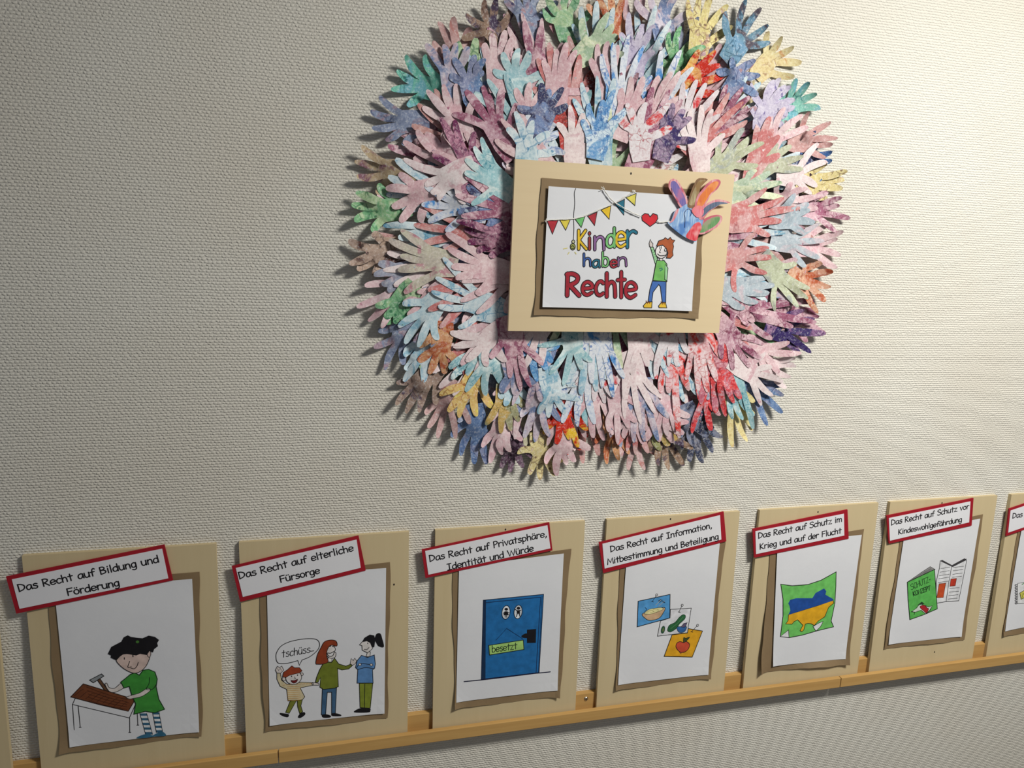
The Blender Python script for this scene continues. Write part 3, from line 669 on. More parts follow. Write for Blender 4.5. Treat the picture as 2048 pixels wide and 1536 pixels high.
# --- board 5: map
r, pl, q = board(BX[4], 'plywood board, drawing of a blue and yellow map, titled Schutz im Krieg')
q.build('board_panel', M_board, r)
cr = (1480, 990, 3.84)
sh, C1 = mounts(pl, cr, [(242, 375), (956, 261), (822, 1288), (142, 1362)], [(288, 380), (934, 305), (806, 1256), (250, 1314)], r, 5, .010, .007, hp=.0042, curlB=.008)
nail(pl, 1636, 1024, r)
card(pl, cr, [(97, 262), (826, 112), (835, 335), (110, 482)], [(120, 280), (800, 145), (803, 312), (125, 455)],
     [('Das Recht auf Schutz im', (140, 334), (784, 203)), ('Krieg und auf der Flucht', (150, 418), (780, 292))], r, w_=1.95, hh=.0062)
a = Art(C1)
a.fill([(313, 685), (400, 697), (520, 688), (620, 655), (738, 590), (736, 700), (728, 830), (700, 968), (718, 1012), (600, 1040), (480, 1075), (378, 1095), (310, 1086), (330, 930), (330, 800)], (110, 190, 96), line=1.1)
a.fill([(310, 1086), (372, 1036), (376, 1094)], (222, 222, 224), line=.9)
a.fill([(350, 990), (368, 965), (372, 918), (480, 885), (600, 848), (715, 808), (720, 830), (680, 862), (650, 935), (600, 968), (570, 1002), (545, 988), (520, 985), (500, 992), (490, 1035), (475, 1050), (460, 1042), (482, 1000), (442, 958), (415, 972), (398, 992)], (222, 166, 34), line=.9)
a.fill([(370, 832), (385, 805), (430, 792), (555, 792), (580, 752), (645, 717), (662, 738), (655, 765), (718, 800), (715, 810), (600, 848), (480, 885), (370, 920), (386, 888), (380, 852)], (32, 76, 150))
a.fill([(560, 1010), (600, 985), (638, 970), (618, 1010), (582, 1045)], (222, 222, 224), line=.9)
a.build('drawn_map', sh, 'green sheet with blue and yellow map')
finish(r)

# --- board 6: booklets
r, pl, q = board(BX[5], 'plywood board with drawing of a green booklet and an open newspaper, title about Kindeswohlgefährdung')
q.build('board_panel', M_board, r)
cr = (1720, 970, 3.939)
sh, C1 = mounts(pl, cr, [(326, 370), (973, 229), (815, 1219), (183, 1289)], [(352, 375), (945, 265), (795, 1192), (220, 1255)], r, 6, .003, .002)
nail(pl, 1884, 1006, r); nail(pl, 1869, 1304, r)
card(pl, cr, [(210, 242), (895, 103), (880, 320), (228, 463)], [(230, 262), (873, 130), (862, 295), (238, 440)],
     [('Das Recht auf Schutz vor', (245, 317), (860, 186)), ('Kindeswohlgefährdung', (300, 390), (803, 288))], r, w_=1.95, hh=.006)
a = Art(C1)
a.fill([(632, 597), (722, 640), (835, 582), (838, 605), (777, 912), (675, 918), (600, 932), (600, 760), (625, 655)], (220, 220, 222), line=.9)
a.fill([(630, 597), (648, 590), (722, 630), (722, 642)], (60, 58, 60)); a.fill([(722, 632), (822, 577), (840, 590), (726, 648)], (60, 58, 60)); a.stroke([(722, 640), (700, 760), (678, 916)], .9)
a.fill([(622, 778), (675, 772), (655, 886), (604, 888)], (196, 78, 40), line=.6); a.fill([(715, 740), (760, 735), (750, 793), (707, 798)], (184, 56, 38), line=.6)
for i, y in enumerate((650, 678, 706, 730, 760)): a.stroke([(635-i*5, y+8), (670-i*4, y+2), (708-i*3, y-4)], .6)
for i, y in enumerate((645, 670, 698, 722)): a.stroke([(735-i*3, y+5), (770-i*3, y), (815-i*5, y-5)], .6)
for i, y in enumerate((812, 840, 868, 895)): a.stroke([(705-i*4, y+3), (735-i*4, y), (782-i*5, y-5)], .6)
a.build('drawn_newspaper', sh)
a = Art(C1)
a.fill([(372, 765), (480, 690), (552, 643), (592, 665), (560, 690)], (150, 148, 146), line=.7)
for i in range(4): a.stroke([(400+i*12, 745), (480+i*12, 700), (560+i*5, 655+i*4)], .4)
a.fill([(372, 765), (480, 715), (586, 665), (598, 830), (608, 975), (500, 1022), (392, 1060), (378, 900)], (92, 178, 84), line=1.1)
write(a, 'SCHUTZ-', (400, 828), (560, 758), .9, (20, 40, 24), sy=1.25); write(a, 'KONZEPT', (416, 876), (555, 826), 1.1, (20, 40, 24), sy=1.2)
a.fill([(402, 1000), (445, 968), (470, 935), (500, 945), (540, 960), (568, 950), (545, 990), (515, 1015), (480, 985), (440, 1000)], (206, 214, 200), line=.8)
a.fill([(450, 948), (485, 918), (508, 935), (480, 942)], (30, 60, 34)); a.fill([(472, 955), (505, 945), (528, 968), (540, 975), (522, 1008), (500, 990), (478, 972)], (170, 36, 44), smooth=True, line=.6)
a.stroke([(405, 995), (430, 1002), (425, 1020)], .9); a.stroke([(528, 1012), (552, 985), (565, 955)], .7)
a.build('drawn_booklet', sh, 'green booklet reading SCHUTZ-KONZEPT')
finish(r)

# --- board 7: cut by the frame
r, pl, q = board(BX[6], 'rightmost plywood board, cut by the photo edge, with drawing of a spiral notebook')
q.build('board_panel', M_board, r)
cr = (1720, 970, 3.939)
BQ = lambda u, v: pl.hit
def uvpx(u, v, h):   # board coordinates straight to crop coordinates
    P_ = RM.transposed() @ (pl.P(u, v, h)-CAM); return ((1024+FPX*P_.x/P_.y-1720)*3.939, (768-FPX*P_.z/P_.y-970)*3.939)
sh, C1 = mounts(pl, cr, [(1243, 350), uvpx(.268, .385, .001), uvpx(.268, .065, .001), (1120, 1190)], [(1270, 360), uvpx(.258, .378, .003), uvpx(.258, .085, .003), (1138, 1150)], r, 7, .003, .002)
tq = [Crop(pl, *cr, .0052).uv(1175, 188), Crop(pl, *cr, .0052).uv(1150, 403)]
d = Vector((.245, .058)); o_ = [uvpx(*(Vector(tq[0])+d), .0052), uvpx(*(Vector(tq[1])+d), .0052)]
i_ = [uvpx(*(Vector(tq[0])+Vector((.006, -.005))), .0052), uvpx(*(Vector(tq[0])+d+Vector((-.006, -.008))), .0052), uvpx(*(Vector(tq[1])+d+Vector((-.006, .005))), .0052), uvpx(*(Vector(tq[1])+Vector((.006, .008))), .0052)]
card(pl, cr, [(1175, 188), o_[0], o_[1], (1150, 403)], i_, [('Das', (1200, 263), (1280, 250))], r, w_=1.95)
a = Art(C1)
a.fill([(1242, 775), (1320, 762), (1400, 760), (1380, 930), (1235, 935)], (222, 222, 222), line=.6)
for i in range(8): a.stroke([(1240, 782+i*20), (1222, 786+i*20), (1225, 796+i*20), (1240, 794+i*20)], 1.2, smooth=True)
a.fill([(1258, 850), (1300, 826), (1310, 880), (1268, 900)], (206, 200, 90), line=.9); a.stroke([(1274, 890), (1284, 850), (1300, 880)], .8); a.stroke([(1275, 785), (1290, 772)], 1.4, (60, 140, 60))
a.build('drawn_notebook', sh)
finish(r)

# --- board 0: cut by the left photo edge (blank part in view)
x0 = Plane((0, -.0203, 0), (1, 0, 0), UPV).hit(10, 1410)[0]-BW
r, pl, q = board(x0, 'leftmost plywood board, only its blank right edge showing at the photo edge')
q.build('board_panel', M_board, r); finish(r)

# ---------------------------------------------------------------- paper hands
T = {'0': (720, 0), '1': (1040, 0), '2': (1360, 0), '3': (690, 230), '4': (1020, 140), '5': (1370, 200), '6': (690, 440),
     '7': (1370, 430), '8': (720, 650), '9': (1020, 640), 'A': (1320, 640), 'B': (880, 780), 'C': (1180, 760), 'F': (0, 0)}
CEN = at(1225, 485, -.02)
HANDS = []
def parse(line):
    f = line.split(); ox, oy = T[f[0]]; k = 1.0 if f[0] == 'F' else 6.0235
    cv = lambda s: (ox+float(s.split(',')[0])/k, oy+float(s.split(',')[1])/k)
    return f[1], float(f[2]), cv(f[3]), [None if s == '-' else cv(s) for s in f[4:]]
NH = [0]
GC = .0025; HEAP = {}
def cells(tri):
    (x0, z0, h0), (x1, z1, h1), (x2, z2, h2) = tri
    den = (z1-z2)*(x0-x2)+(x2-x1)*(z0-z2)
    if abs(den) < 1e-10: return
    i0, i1 = math.floor(min(x0, x1, x2)/GC), math.ceil(max(x0, x1, x2)/GC); j0, j1 = math.floor(min(z0, z1, z2)/GC), math.ceil(max(z0, z1, z2)/GC)
    for i in range(i0, i1+1):
        for j in range(j0, j1+1):
            x = i*GC; z = j*GC; a = ((z1-z2)*(x-x2)+(x2-x1)*(z-z2))/den; b_ = ((z2-z0)*(x-x2)+(x0-x2)*(z-z2))/den; c = 1-a-b_
            if a > -.12 and b_ > -.12 and c > -.12: yield (i, j), a*h0+b_*h1+c*h2
def heap_over(verts, faces, P, base):
    """lay the sheet over whatever already lies beneath it, then add it to the heap"""
    tris = []
    for f in faces:
        tris.append((f[0], f[1], f[2]))
        if len(f) == 4: tris.append((f[0], f[2], f[3]))
    NB = {}
    for f in faces:
        for q_ in f: NB.setdefault(q_, set()).update(x for x in f if x != q_)
    H_ = [v[2]+base for v in verts]; X = [v[0]+P.x for v in verts]; Z = [v[1]+P.z for v in verts]
    for it in range(4):
        need = {}; worst = 0
        for t in tris:
            d = 0
            for c, h in cells([(X[k], Z[k], H_[k]) for k in t]):
                g = HEAP.get(c)
                if g is not None and g+.0004-h > d: d = g+.0004-h
            if d > 0:
                for k in t: need[k] = max(need.get(k, 0), d)
            worst = max(worst, d)
        for k, d in need.items(): H_[k] += d*(.8 if it < 3 else 1)
        for it2 in range(2):                 # paper stays taut: no dents
            for k, nb in NB.items():
                m_ = sum(H_[q_] for q_ in nb)/len(nb)
                if m_ > H_[k]: H_[k] += (m_-H_[k])*.6
        if worst < .0002: break
    for t in tris:
        for c, h in cells([(X[k], Z[k], H_[k]) for k in t]):
            if h > HEAP.get(c, 0): HEAP[c] = h
    for k, v in enumerate(verts):            # raise without changing where it is seen
        y0 = -(v[2]+base); y1 = -H_[k]; r_ = (y1-CAM.y)/(y0-CAM.y)
        verts[k] = (CAM.x+(X[k]-CAM.x)*r_-P.x, CAM.z+(Z[k]-CAM.z)*r_-P.z, H_[k]-base)
def make_hand(style, layer, pc, tips, rnd, scale=1.0):
    NH[0] += 1; n = NH[0]
    base = .0025 + layer*.002
    lift0 = .019 if layer < 1 else .014 if layer < 2 else .010
    P = at(pc[0], pc[1], -(base+.0015))
    lifts = [lift0*rnd.uniform(.55, 1.25) for _ in tips]
    tp = [None if t is None else at(t[0], t[1], -(base+l)) for t, l in zip(tips, lifts)]
    v2 = lambda a: Vector((a.x-P.x, a.z-P.z))
    vec = [None if t is None else v2(t) for t in tp]
    while len(vec) < 5: vec.append(None); lifts.append(lift0)
    known = [i for i, a in enumerate(vec) if a]
    ang = {i: math.atan2(vec[i].y, vec[i].x) for i in known}
    ks = known
    for a, b_ in zip(ks, ks[1:]):            # unwrap
        while ang[b_]-ang[a] > math.pi: ang[b_] -= 2*math.pi
        while ang[b_]-ang[a] < -math.pi: ang[b_] += 2*math.pi
    sg = 1 if len(ks) < 2 or ang[ks[-1]] > ang[ks[0]] else -1
    Lm = sum(vec[i].length for i in known)/len(known)
    thumb_first = None
    for i in range(5):
        if vec[i] is None:
            if i < ks[0]: st = (i-ks[0]); a0 = ang[ks[0]]; ln = vec[ks[0]].length
            elif i > ks[-1]: st = i-ks[-1]; a0 = ang[ks[-1]]; ln = vec[ks[-1]].length
            else:
                lo = max(k for k in ks if k < i); hi = min(k for k in ks if k > i); t = (i-lo)/(hi-lo)
                a1 = ang[lo]*(1-t)+ang[hi]*t; l1 = vec[lo].length*(1-t)+vec[hi].length*t
                vec[i] = Vector((math.cos(a1), math.sin(a1)))*l1; ang[i] = a1; continue
            big = math.radians(30 if i in (0, 4) else 19)*abs(st)
            a1 = a0+sg*(1 if st > 0 else -1)*big; ln = min(ln, .10)*(.78 if i in (0, 4) else .95)
            vec[i] = Vector((math.cos(a1), math.sin(a1)))*ln; ang[i] = a1
    g0 = abs(ang[1]-ang[0])+(.3 if vec[0].length < vec[1].length*.85 else 0); g4 = abs(ang[4]-ang[3])+(.3 if vec[4].length < vec[3].length*.85 else 0)
    th = 0 if g0 >= g4 else 4
    fing = [i for i in range(5) if i != th]
    am = sum(ang[i] for i in fing)/4
    Rp = min(.033, max(.023, .33*Lm)); order = list(range(5))
    if sg < 0: order = order[::-1]           # go round anticlockwise
    # in anticlockwise order the thumb is first or last
    fo = [i for i in order if i != th]; tfirst = order[0] == th
    root = {}
    for j, i in enumerate(fo): root[i] = am+math.radians((j-1.5)*25)
    root[th] = am+math.radians(-92 if tfirst else 92)
    E = {}
    wf = rnd.uniform(.0056, .0069)*scale
    for i in order:
        r = Rp*(.92 if i == th else 1.0)
        c = Vector((math.cos(root[i]), math.sin(root[i])))*r
        tv = vec[i]
        if (tv-c).length < .02: tv = c+(tv.normalized())*.03
        E[i] = (c, tv)
    verts = [(0, 0, 0.0)]; faces = []
    def H(p, w): return w
    ring = []       # palm outline indices
    def vadd(p, h): verts.append((p.x, p.y, h)); return len(verts)-1
    dm = Vector((math.cos(am), math.sin(am))); pn = Vector((dm.y, -dm.x))   # pn: clockwise side
    wl = Rp*rnd.uniform(1.2, 1.6)*(1.35 if layer >= 2 else 1); ww = Rp*.80
    ring.append(vadd(-dm*wl+pn*ww*.9, -.0004)); 
    ring.append(vadd(-dm*wl*.45+pn*ww*1.12, -.0002))
    # shared valleys
    left = {}; right = {}
    for j, i in enumerate(order):
        c, t = E[i]; d = (t-c).normalized(); s = Vector((d.y, -d.x))      # s: clockwise side
        hw = wf*1.12
        E[i] = (c, t, d, s, hw)
    idx = {}
    for j, i in enumerate(order):
        c, t, d, s, hw = E[i]
        if j and not (order[j-1] == th or i == th):
            c0, t0, d0, s0, h0 = E[order[j-1]]
            v = ((c0-s0*h0)+(c+s*hw))*.5; k = vadd(v, .001); ring.append(k); idx[(order[j-1], 'l')] = k; idx[(i, 'r')] = k
        else:
            if j:
                c0, t0, d0, s0, h0 = E[order[j-1]]; k = vadd(c0-s0*h0, .001); ring.append(k); idx[(order[j-1], 'l')] = k
                pm = ((c0-s0*h0)+(c+s*hw))*.5; k = vadd(pm*.96, .001); ring.append(k)
            k = vadd(c+s*hw, .001); ring.append(k); idx[(i, 'r')] = k
        if j == 4: k = vadd(c-s*hw, .001); ring.append(k); idx[(i, 'l')] = k
    ring.append(vadd(-dm*wl*.45-pn*ww*1.12, -.0002)); ring.append(vadd(-dm*wl-pn*ww*.9, -.0004))
    out = []        # full outline
    fl = {}
    for i in order:
        c, t, d, s, hw = E[i]; L = (t-c).length; lift = lifts[i]
        bend = rnd.uniform(-.003, .003); pw = rnd.uniform(1.3, 2.1); curl = rnd.uniform(-.002, .002)
        taper = rnd.uniform(.82, 1.05); mid = rnd.uniform(1.0, 1.14)
        prof = [(.16, 1.0), (.36, mid), (.58, mid*.98), (.78, taper*.95), (.92, taper*.74), (1.0, taper*.34)]
        pr_, pl_ = idx[(i, 'r')], idx[(i, 'l')]; R_, L_ = [pr_], [pl_]; cc = []
        for u, k in prof:
            p = c+d*(L*u)+s*(bend*math.sin(u*3.14)); h = .001+lift*u**pw*(.55+.45*u)
            rr = vadd(p+s*hw*k*.92, h+curl*u); ce = vadd(p, h+.0001); ll = vadd(p-s*hw*k*.92, h-curl*u)
            R_.append(rr); L_.append(ll); cc.append(ce)
        faces.append((R_[0], R_[1], cc[0])); faces.append((L_[0], cc[0], L_[1])); faces.append((R_[0], cc[0], L_[0]))
        for m_ in range(1, 6):
            faces.append((R_[m_], R_[m_+1], cc[m_], cc[m_-1])); faces.append((cc[m_-1], cc[m_], L_[m_+1], L_[m_]))
        faces.append((cc[5], R_[6], L_[6])) if False else None
        fl[pr_] = R_[1:]+L_[:0:-1]
    inner = []
    for k in ring:
        x_, z_, h_ = verts[k]; inner.append(vadd(Vector((x_, z_))*.5, h_))
    nr = len(ring)
    for a_ in range(nr):
        b_ = (a_+1) % nr
        faces.append((0, inner[a_], inner[b_])); faces.append((inner[a_], ring[a_], ring[b_], inner[b_]))
    # outline order
    for k in ring:
        out.append(k)
        if k in fl: out += fl[k]
    heap_over(verts, faces, P, base)
    # orientation: x, z plane seen from -y; heights go towards -y
    nv = len(verts); th_ = .00028
    V = [(x, -h, z) for x, z, h in verts]+[(x, -h+th_, z) for x, z, h in verts]
    F = [f for f in faces]+[tuple(nv+q_ for q_ in f[::-1]) for f in faces]
    no = len(out); V += [V[k] for k in out]+[V[nv+k] for k in out]     # the cut edge has its own vertices, so the sheet shades flat
    for i_ in range(no): j_ = (i_+1) % no; F.append((2*nv+i_, 2*nv+no+i_, 2*nv+no+j_, 2*nv+j_))
    me = bpy.data.meshes.new('paper_hand'); me.from_pydata(V, [], F); me.update()
    for p in me.polygons[:2*len(faces)]: p.use_smooth = True
    o = link('paper_hand', me, hand_mat(style), None, (P.x, -(base), P.z))
    dv = Vector((P.x+dm.x*.05-CEN.x, P.z+dm.y*.05-CEN.z))
    HANDS.append((o, style, dv.length, math.degrees(math.atan2(dv.x, dv.y)) % 360))
    return o

HS = '''
3 bl 0 800,90 410,-225 305,-45 325,160 490,310 -
3 yb 0 620,680 195,370 115,560 140,740 380,950 -
3 gn 0 560,1130 395,830 130,930 75,1080 110,1270 -
0 gr 0.4 870,1060 - 545,670 440,850 375,1080 -
0 rs 0 1200,760 - 945,260 1120,205 1300,420 -
0 pb 0.5 1120,960 790,530 1060,660 - - -
0 br 0 1640,400 1225,470 1270,175 1500,0 1640,-20 -
0 gn 0.3 1350,900 - 1130,690 1200,590 1400,600 -
0 sb 0.8 1350,1080 - 1120,700 1380,660 - -
1 bl 0 110,250 -190,0 -60,-90 80,-110 230,-60 -
1 gn 0 560,330 270,110 320,-40 570,-60 700,0 -
1 og 0 1150,350 800,60 920,-60 1080,-80 1240,-40 1540,170
1 pb 0 1720,330 1380,10 1560,-60 1780,-60 1880,20 -
2 yr 0 240,480 90,0 240,-60 370,-60 575,60 -
2 ye 0 1030,780 1050,380 1230,440 1370,570 1460,760 -
2 gr 0 1310,1330 - 1400,945 1550,990 1645,1130 1690,1300
5 rs 0.2 1400,500 1480,310 1755,270 1835,460 1690,510 -
5 db 0 1430,730 - 1600,540 1770,630 - -
5 yr 0 1500,1000 1700,760 1950,850 1915,960 1895,1070 1700,1190
5 pp 0.3 1540,1330 - 1885,1170 1855,1265 1985,1430 -
7 pk 0 1500,380 - 1905,200 1760,300 1870,490 1825,640
7 og 0.8 1400,760 1600,1180 1690,1040 1750,870 1780,680 -
7 pp 0 1250,1170 - 1600,1170 1610,1230 1690,1430 -
A pu 0.6 1440,120 1680,390 1820,390 1990,160 1860,-10 -
A pl 0.4 1300,560 1480,760 1570,690 1635,550 - -
A sb 0 1120,780 1290,1270 1470,1120 1485,910 - -
A ye 0.1 900,950 870,1530 1050,1460 1110,1330 1130,1130 -
C dn 0 1320,560 1100,830 1190,980 1350,1000 1480,870 1495,690
C br 0.1 900,650 - 820,1030 950,1080 1130,1030 -
C rs 0 560,680 - 455,1080 660,1080 760,850 -
C og 0.3 300,560 60,760 200,1010 345,965 470,890 -
B rd 0 1500,430 - 1690,720 1780,560 - -
B yr 0.4 1220,690 1000,725 1070,1015 1205,1080 1385,1030 -
B pk 0.8 1500,600 1265,885 1400,1030 1530,900 - -
B dp 0 880,600 600,640 730,940 840,990 1000,935 -
B pk 0.3 760,430 - 600,880 745,780 - -
B sb 0 430,400 130,560 250,790 410,890 560,890 -
8 rs 0 1060,880 780,1070 820,1240 930,1360 1150,1370 -
8 br 0.1 820,620 - 430,960 550,1060 710,1050 -
8 bl 0 520,90 - 165,270 300,540 520,480 -
8 lb 0.4 770,300 - 540,540 525,680 770,690 -
6 pk 0.2 650,860 - 140,1050 280,1220 440,1300 -
6 gn 0.6 720,940 - 480,1180 600,1250 - -
6 bl 0.3 750,640 400,520 345,660 440,775 - -
6 bd 0 500,390 330,150 40,250 50,530 145,600 -
0 pk 1 1670,900 1490,520 1590,400 1750,365 1850,430 -
1 pp 1 180,850 -10,660 50,250 260,310 390,560 -
0 pk 1.2 1180,1500 750,1290 800,1085 1000,1020 - -
0 tl 1.1 1900,1000 1600,850 1780,760 1930,740 - -
3 pk 1 1240,560 - 700,320 860,185 965,215 -
3 pk 1.1 960,920 - 490,885 565,1115 660,1290 -
5 lp 1 1000,100 - 1270,-170 1320,-10 - -
2 lp 1.1 1020,1400 850,1000 1130,960 1270,1030 1320,1190 -
2 bg 1 690,570 540,140 790,-5 975,95 1060,300 1085,510
2 sb 1.2 640,1000 430,860 610,700 905,720 800,1000 -
2 ry 0.9 60,1000 230,600 430,615 480,780 525,915 -
1 gn 0.6 1880,800 1650,680 1790,390 1930,320 2070,490 -
1 gp 0.8 860,600 820,350 1070,150 1130,300 - -
1 lp 1.1 1380,680 1200,400 1310,150 1480,290 1615,300 -
1 pk 1.5 1060,1020 840,710 930,530 1050,500 - -
1 rd 1.4 780,1180 - 640,860 910,820 960,900 -
5 pk 1.2 1040,520 - 1040,200 1200,90 1415,180 1480,320
5 pl 1.1 1290,900 1600,520 1710,740 1590,1040 - -
5 pk 1.3 1150,1250 - 1275,985 1400,1130 1640,1150 1600,1300
5 yr 0.3 800,220 560,-60 830,-240 1010,-160 - -
7 gb 1.6 1230,330 1330,230 1620,100 1675,310 1620,520 -
7 pp 1.4 800,1150 1050,1000 1330,1050 1580,1290 1300,1350 -
A pk 1.2 1180,350 1560,270 1700,400 1430,640 - -
A rp 1.2 560,880 380,1360 610,1330 720,1150 - -
A tl 1 900,800 1120,1310 1135,1150 1000,1200 - -
C dn 0.6 1200,450 1100,700 1230,650 1400,600 - -
C pk 1 520,450 250,650 400,700 560,740 640,770 -
C pr 0.8 600,450 700,880 550,900 - - -
C pk 1 850,480 - 820,740 930,620 1000,560 -
C ol 0.5 780,520 700,700 840,760 900,720 - -
B ry 1 1480,280 1240,530 1400,650 1560,500 1660,690 -
B pb 1.6 1190,130 965,320 1010,575 1145,625 1320,560 -
B ol 1 800,50 550,420 730,520 850,490 950,380 -
9 lb 1.4 20,700 -120,950 -60,1035 97,1010 200,900 -
9 pk 1 1020,860 790,1215 1000,1420 1130,1450 - -
9 pk 1.5 1300,980 1190,1350 1295,1490 1430,1300 - -
9 pb 1.3 1580,900 1420,1200 1490,1475 1620,1460 1780,1450 -
9 pp 1.1 1650,650 1700,850 1550,900 - - -
9 pk 1.2 1900,1000 1690,1080 1760,1400 1900,1400 - -
9 dn 1.4 430,560 160,490 320,740 450,830 590,750 -
8 og 1 980,200 - 700,440 830,590 1020,590 -
8 oy 1.4 1360,690 955,840 1060,1045 1190,1115 1400,1100 1600,1000
8 rd 0.9 1280,250 1050,440 1200,520 - - -
8 tl 1.6 1500,330 1070,520 1100,650 1280,600 - -
6 lb 1.2 1050,1070 690,1010 640,1285 720,1490 880,1530 -
6 pk 1.1 1060,960 690,1000 810,1100 980,1180 - -
6 lb 0.9 1000,180 460,70 690,60 870,180 - -
6 yg 1.8 1120,500 670,120 530,240 665,430 635,600 710,880
4 tl 1.7 270,480 50,230 230,140 380,230 430,330 -
4 pk 2.1 230,560 60,220 240,230 400,220 - -
4 pk 2 560,240 450,-50 560,-250 680,-330 800,-240 950,230
4 pk 2.3 1400,560 1340,220 1460,80 1610,80 1650,380 -
4 pk 2.0 1720,520 1620,300 1790,70 1950,20 2050,20 -
3 pp 2 1850,190 1290,-10 1450,-295 1660,-355 1890,-330 -
3 ps 2 1500,640 1050,480 1150,30 1320,60 1560,200 -
3 pl 2.2 1290,730 705,530 960,850 - - -
3 wb 2 1420,1110 1150,740 960,860 920,1080 1000,1290 -
3 db 2.3 1780,1150 1470,840 1395,970 1360,1170 - -
6 lb 2 1640,1010 1180,450 1090,690 1040,860 1120,1040 1360,1300
6 ps 2.8 1840,220 1340,10 1430,110 1480,270 1590,390 -
6 pk 2.5 1760,590 1215,155 1240,340 1280,560 1330,700 1580,900
8 pl 2.6 1570,150 1085,90 1120,260 1275,440 1570,400 -
9 pb 2.2 40,560 -60,750 60,820 200,800 - -
8 tl 1.9 1560,380 1270,800 1510,850 1700,700 - -
9 pp 2.6 40,240 -240,460 0,700 130,850 250,810 -
9 lb 2 500,830 380,1020 460,1175 640,1070 840,960 -
9 bu 2.4 260,300 150,490 330,740 440,600 - -
9 wr 2.1 1060,620 930,720 1010,980 1140,1000 1240,930 -
9 tl 2.9 760,250 330,310 475,655 640,790 860,600 -
9 wb 2.7 1080,230 840,500 985,765 1110,815 1240,930 1375,700
9 pl 2.6 1560,210 1370,950 1470,670 1660,560 - -
A wr 2.9 130,170 -50,710 -20,560 100,560 200,560 -
A rw 2.3 160,470 10,880 100,880 230,1420 350,850 -
A rw 2.8 480,260 310,720 460,850 575,870 690,745 745,465
A pp 2.9 840,180 740,470 875,600 1080,570 1210,470 1245,290
A rp 2 720,560 490,1010 670,1115 790,1160 890,1000 975,950
A pl 2.2 1070,620 1220,1030 1355,915 1480,745 1350,565 -
7 pp 2.2 650,1090 900,1060 1050,1200 830,1290 - -
7 pr 2.8 590,530 845,210 1010,395 1055,510 985,700 600,930
7 gb 2.6 560,880 985,750 1075,845 1010,945 875,1060 -
7 gg 2 1090,710 1340,575 1495,890 1480,1010 1360,1110 1080,1160
5 gg 2.6 470,770 430,400 700,335 835,420 945,510 -
5 gg 2 960,800 870,830 1100,520 1280,550 1425,680 1420,830
5 gp 2.7 680,1090 860,840 1025,865 1165,990 1190,1180 -
5 pr 2.7 720,1430 - 1190,1180 1385,1300 1160,1460 -
5 pl 2.6 170,610 -60,260 60,120 195,60 330,110 480,410
5 gb 1.6 1200,1430 - 1400,1330 1500,1320 1560,1480 -
5 pr 2.1 880,680 860,330 1020,200 1050,350 - -
2 pp 1.6 500,1500 560,1020 760,1050 860,1150 - -
2 wr 2 60,1500 40,990 200,960 310,1000 460,1090 -
4 bu 2.9 1080,780 860,600 945,400 1120,360 1260,240 -
4 rd 2.2 720,760 550,590 620,440 790,400 - -
4 db 2.5 400,560 210,520 400,250 480,230 640,210 -
4 wb 2.4 320,900 240,690 390,700 540,640 - -
4 pl 2.5 780,920 560,640 720,420 880,520 - -
4 wr 2.8 1560,820 1300,560 1400,400 1640,390 1920,400 -
4 pu 2.6 1900,800 1860,560 1960,400 2060,540 - -
3 tl 3 1850,800 1640,270 1550,380 1445,530 1440,690 1520,1080
4 lb 2.9 200,1000 -40,700 60,500 240,720 360,900 -
'''
rnd = random.Random(11)
PINKS = ['pk', 'pk', 'pl', 'pp', 'rs', 'pb', 'lb', 'pk', 'tl', 'pr']
QUEUE = []
def filler(R, n, layer, off, styles):
    for i in range(n):
        a = 2*math.pi*(i+off)/n+rnd.uniform(-.05, .05)
        c = Vector((CEN.x+math.cos(a)*R, 0, CEN.z+math.sin(a)*R*.97))
        def px(P):
            q_ = RM.transposed() @ (P-CAM); return (1024+FPX*q_.x/q_.y, 768-FPX*q_.z/q_.y)
        sp = rnd.uniform(.9, 1.1); tl = []
        sgn = rnd.choice((-1, 1))
        for k, (da, ln) in enumerate(((-58, .066), (-24, .094), (-4, .1), (15, .094), (34, .078))):
            t = a+sgn*math.radians(da*sp); l_ = ln*rnd.uniform(.95, 1.06); tl.append(px(c+Vector((math.cos(t)*l_, -layer*.005, math.sin(t)*l_))))
        QUEUE.append((layer, rnd.choice(styles), px(c), tl))
filler(.335, 22, -.2, .3, ['pk', 'bl', 'rs', 'pp', 'yg', 'pb', 'gn', 'dp'])
filler(.27, 18, .8, .1, PINKS)
filler(.205, 15, 1.7, .6, PINKS)
filler(.315, 20, .5, .45, ['pk', 'pk', 'bl', 'rs', 'pp', 'pb', 'lb', 'gn', 'tl', 'pl'])
filler(.258, 17, 1.75, .35, ['pk', 'pl', 'pp', 'pb', 'lb', 'pk', 'pr', 'tl', 'wb'])
filler(.195, 11, 2.42, .1, ['pk', 'pl', 'pp', 'lb', 'pk'])
filler(.145, 12, 2.0, .2, ['pk', 'pl', 'pp', 'wr', 'lb', 'gp', 'pr'])
for ln in HS.strip().split('\n'):
    s, l_, p, t = parse(ln); QUEUE.append((l_, s, p, t))
for l_, s, p, t in sorted(QUEUE, key=lambda q_: q_[0]): make_hand(s, l_, p, t, rnd)
under = [h for (i, j), h in HEAP.items() if abs(i*GC-CEN.x) < .20 and abs(j*GC-CEN.z) < .14]
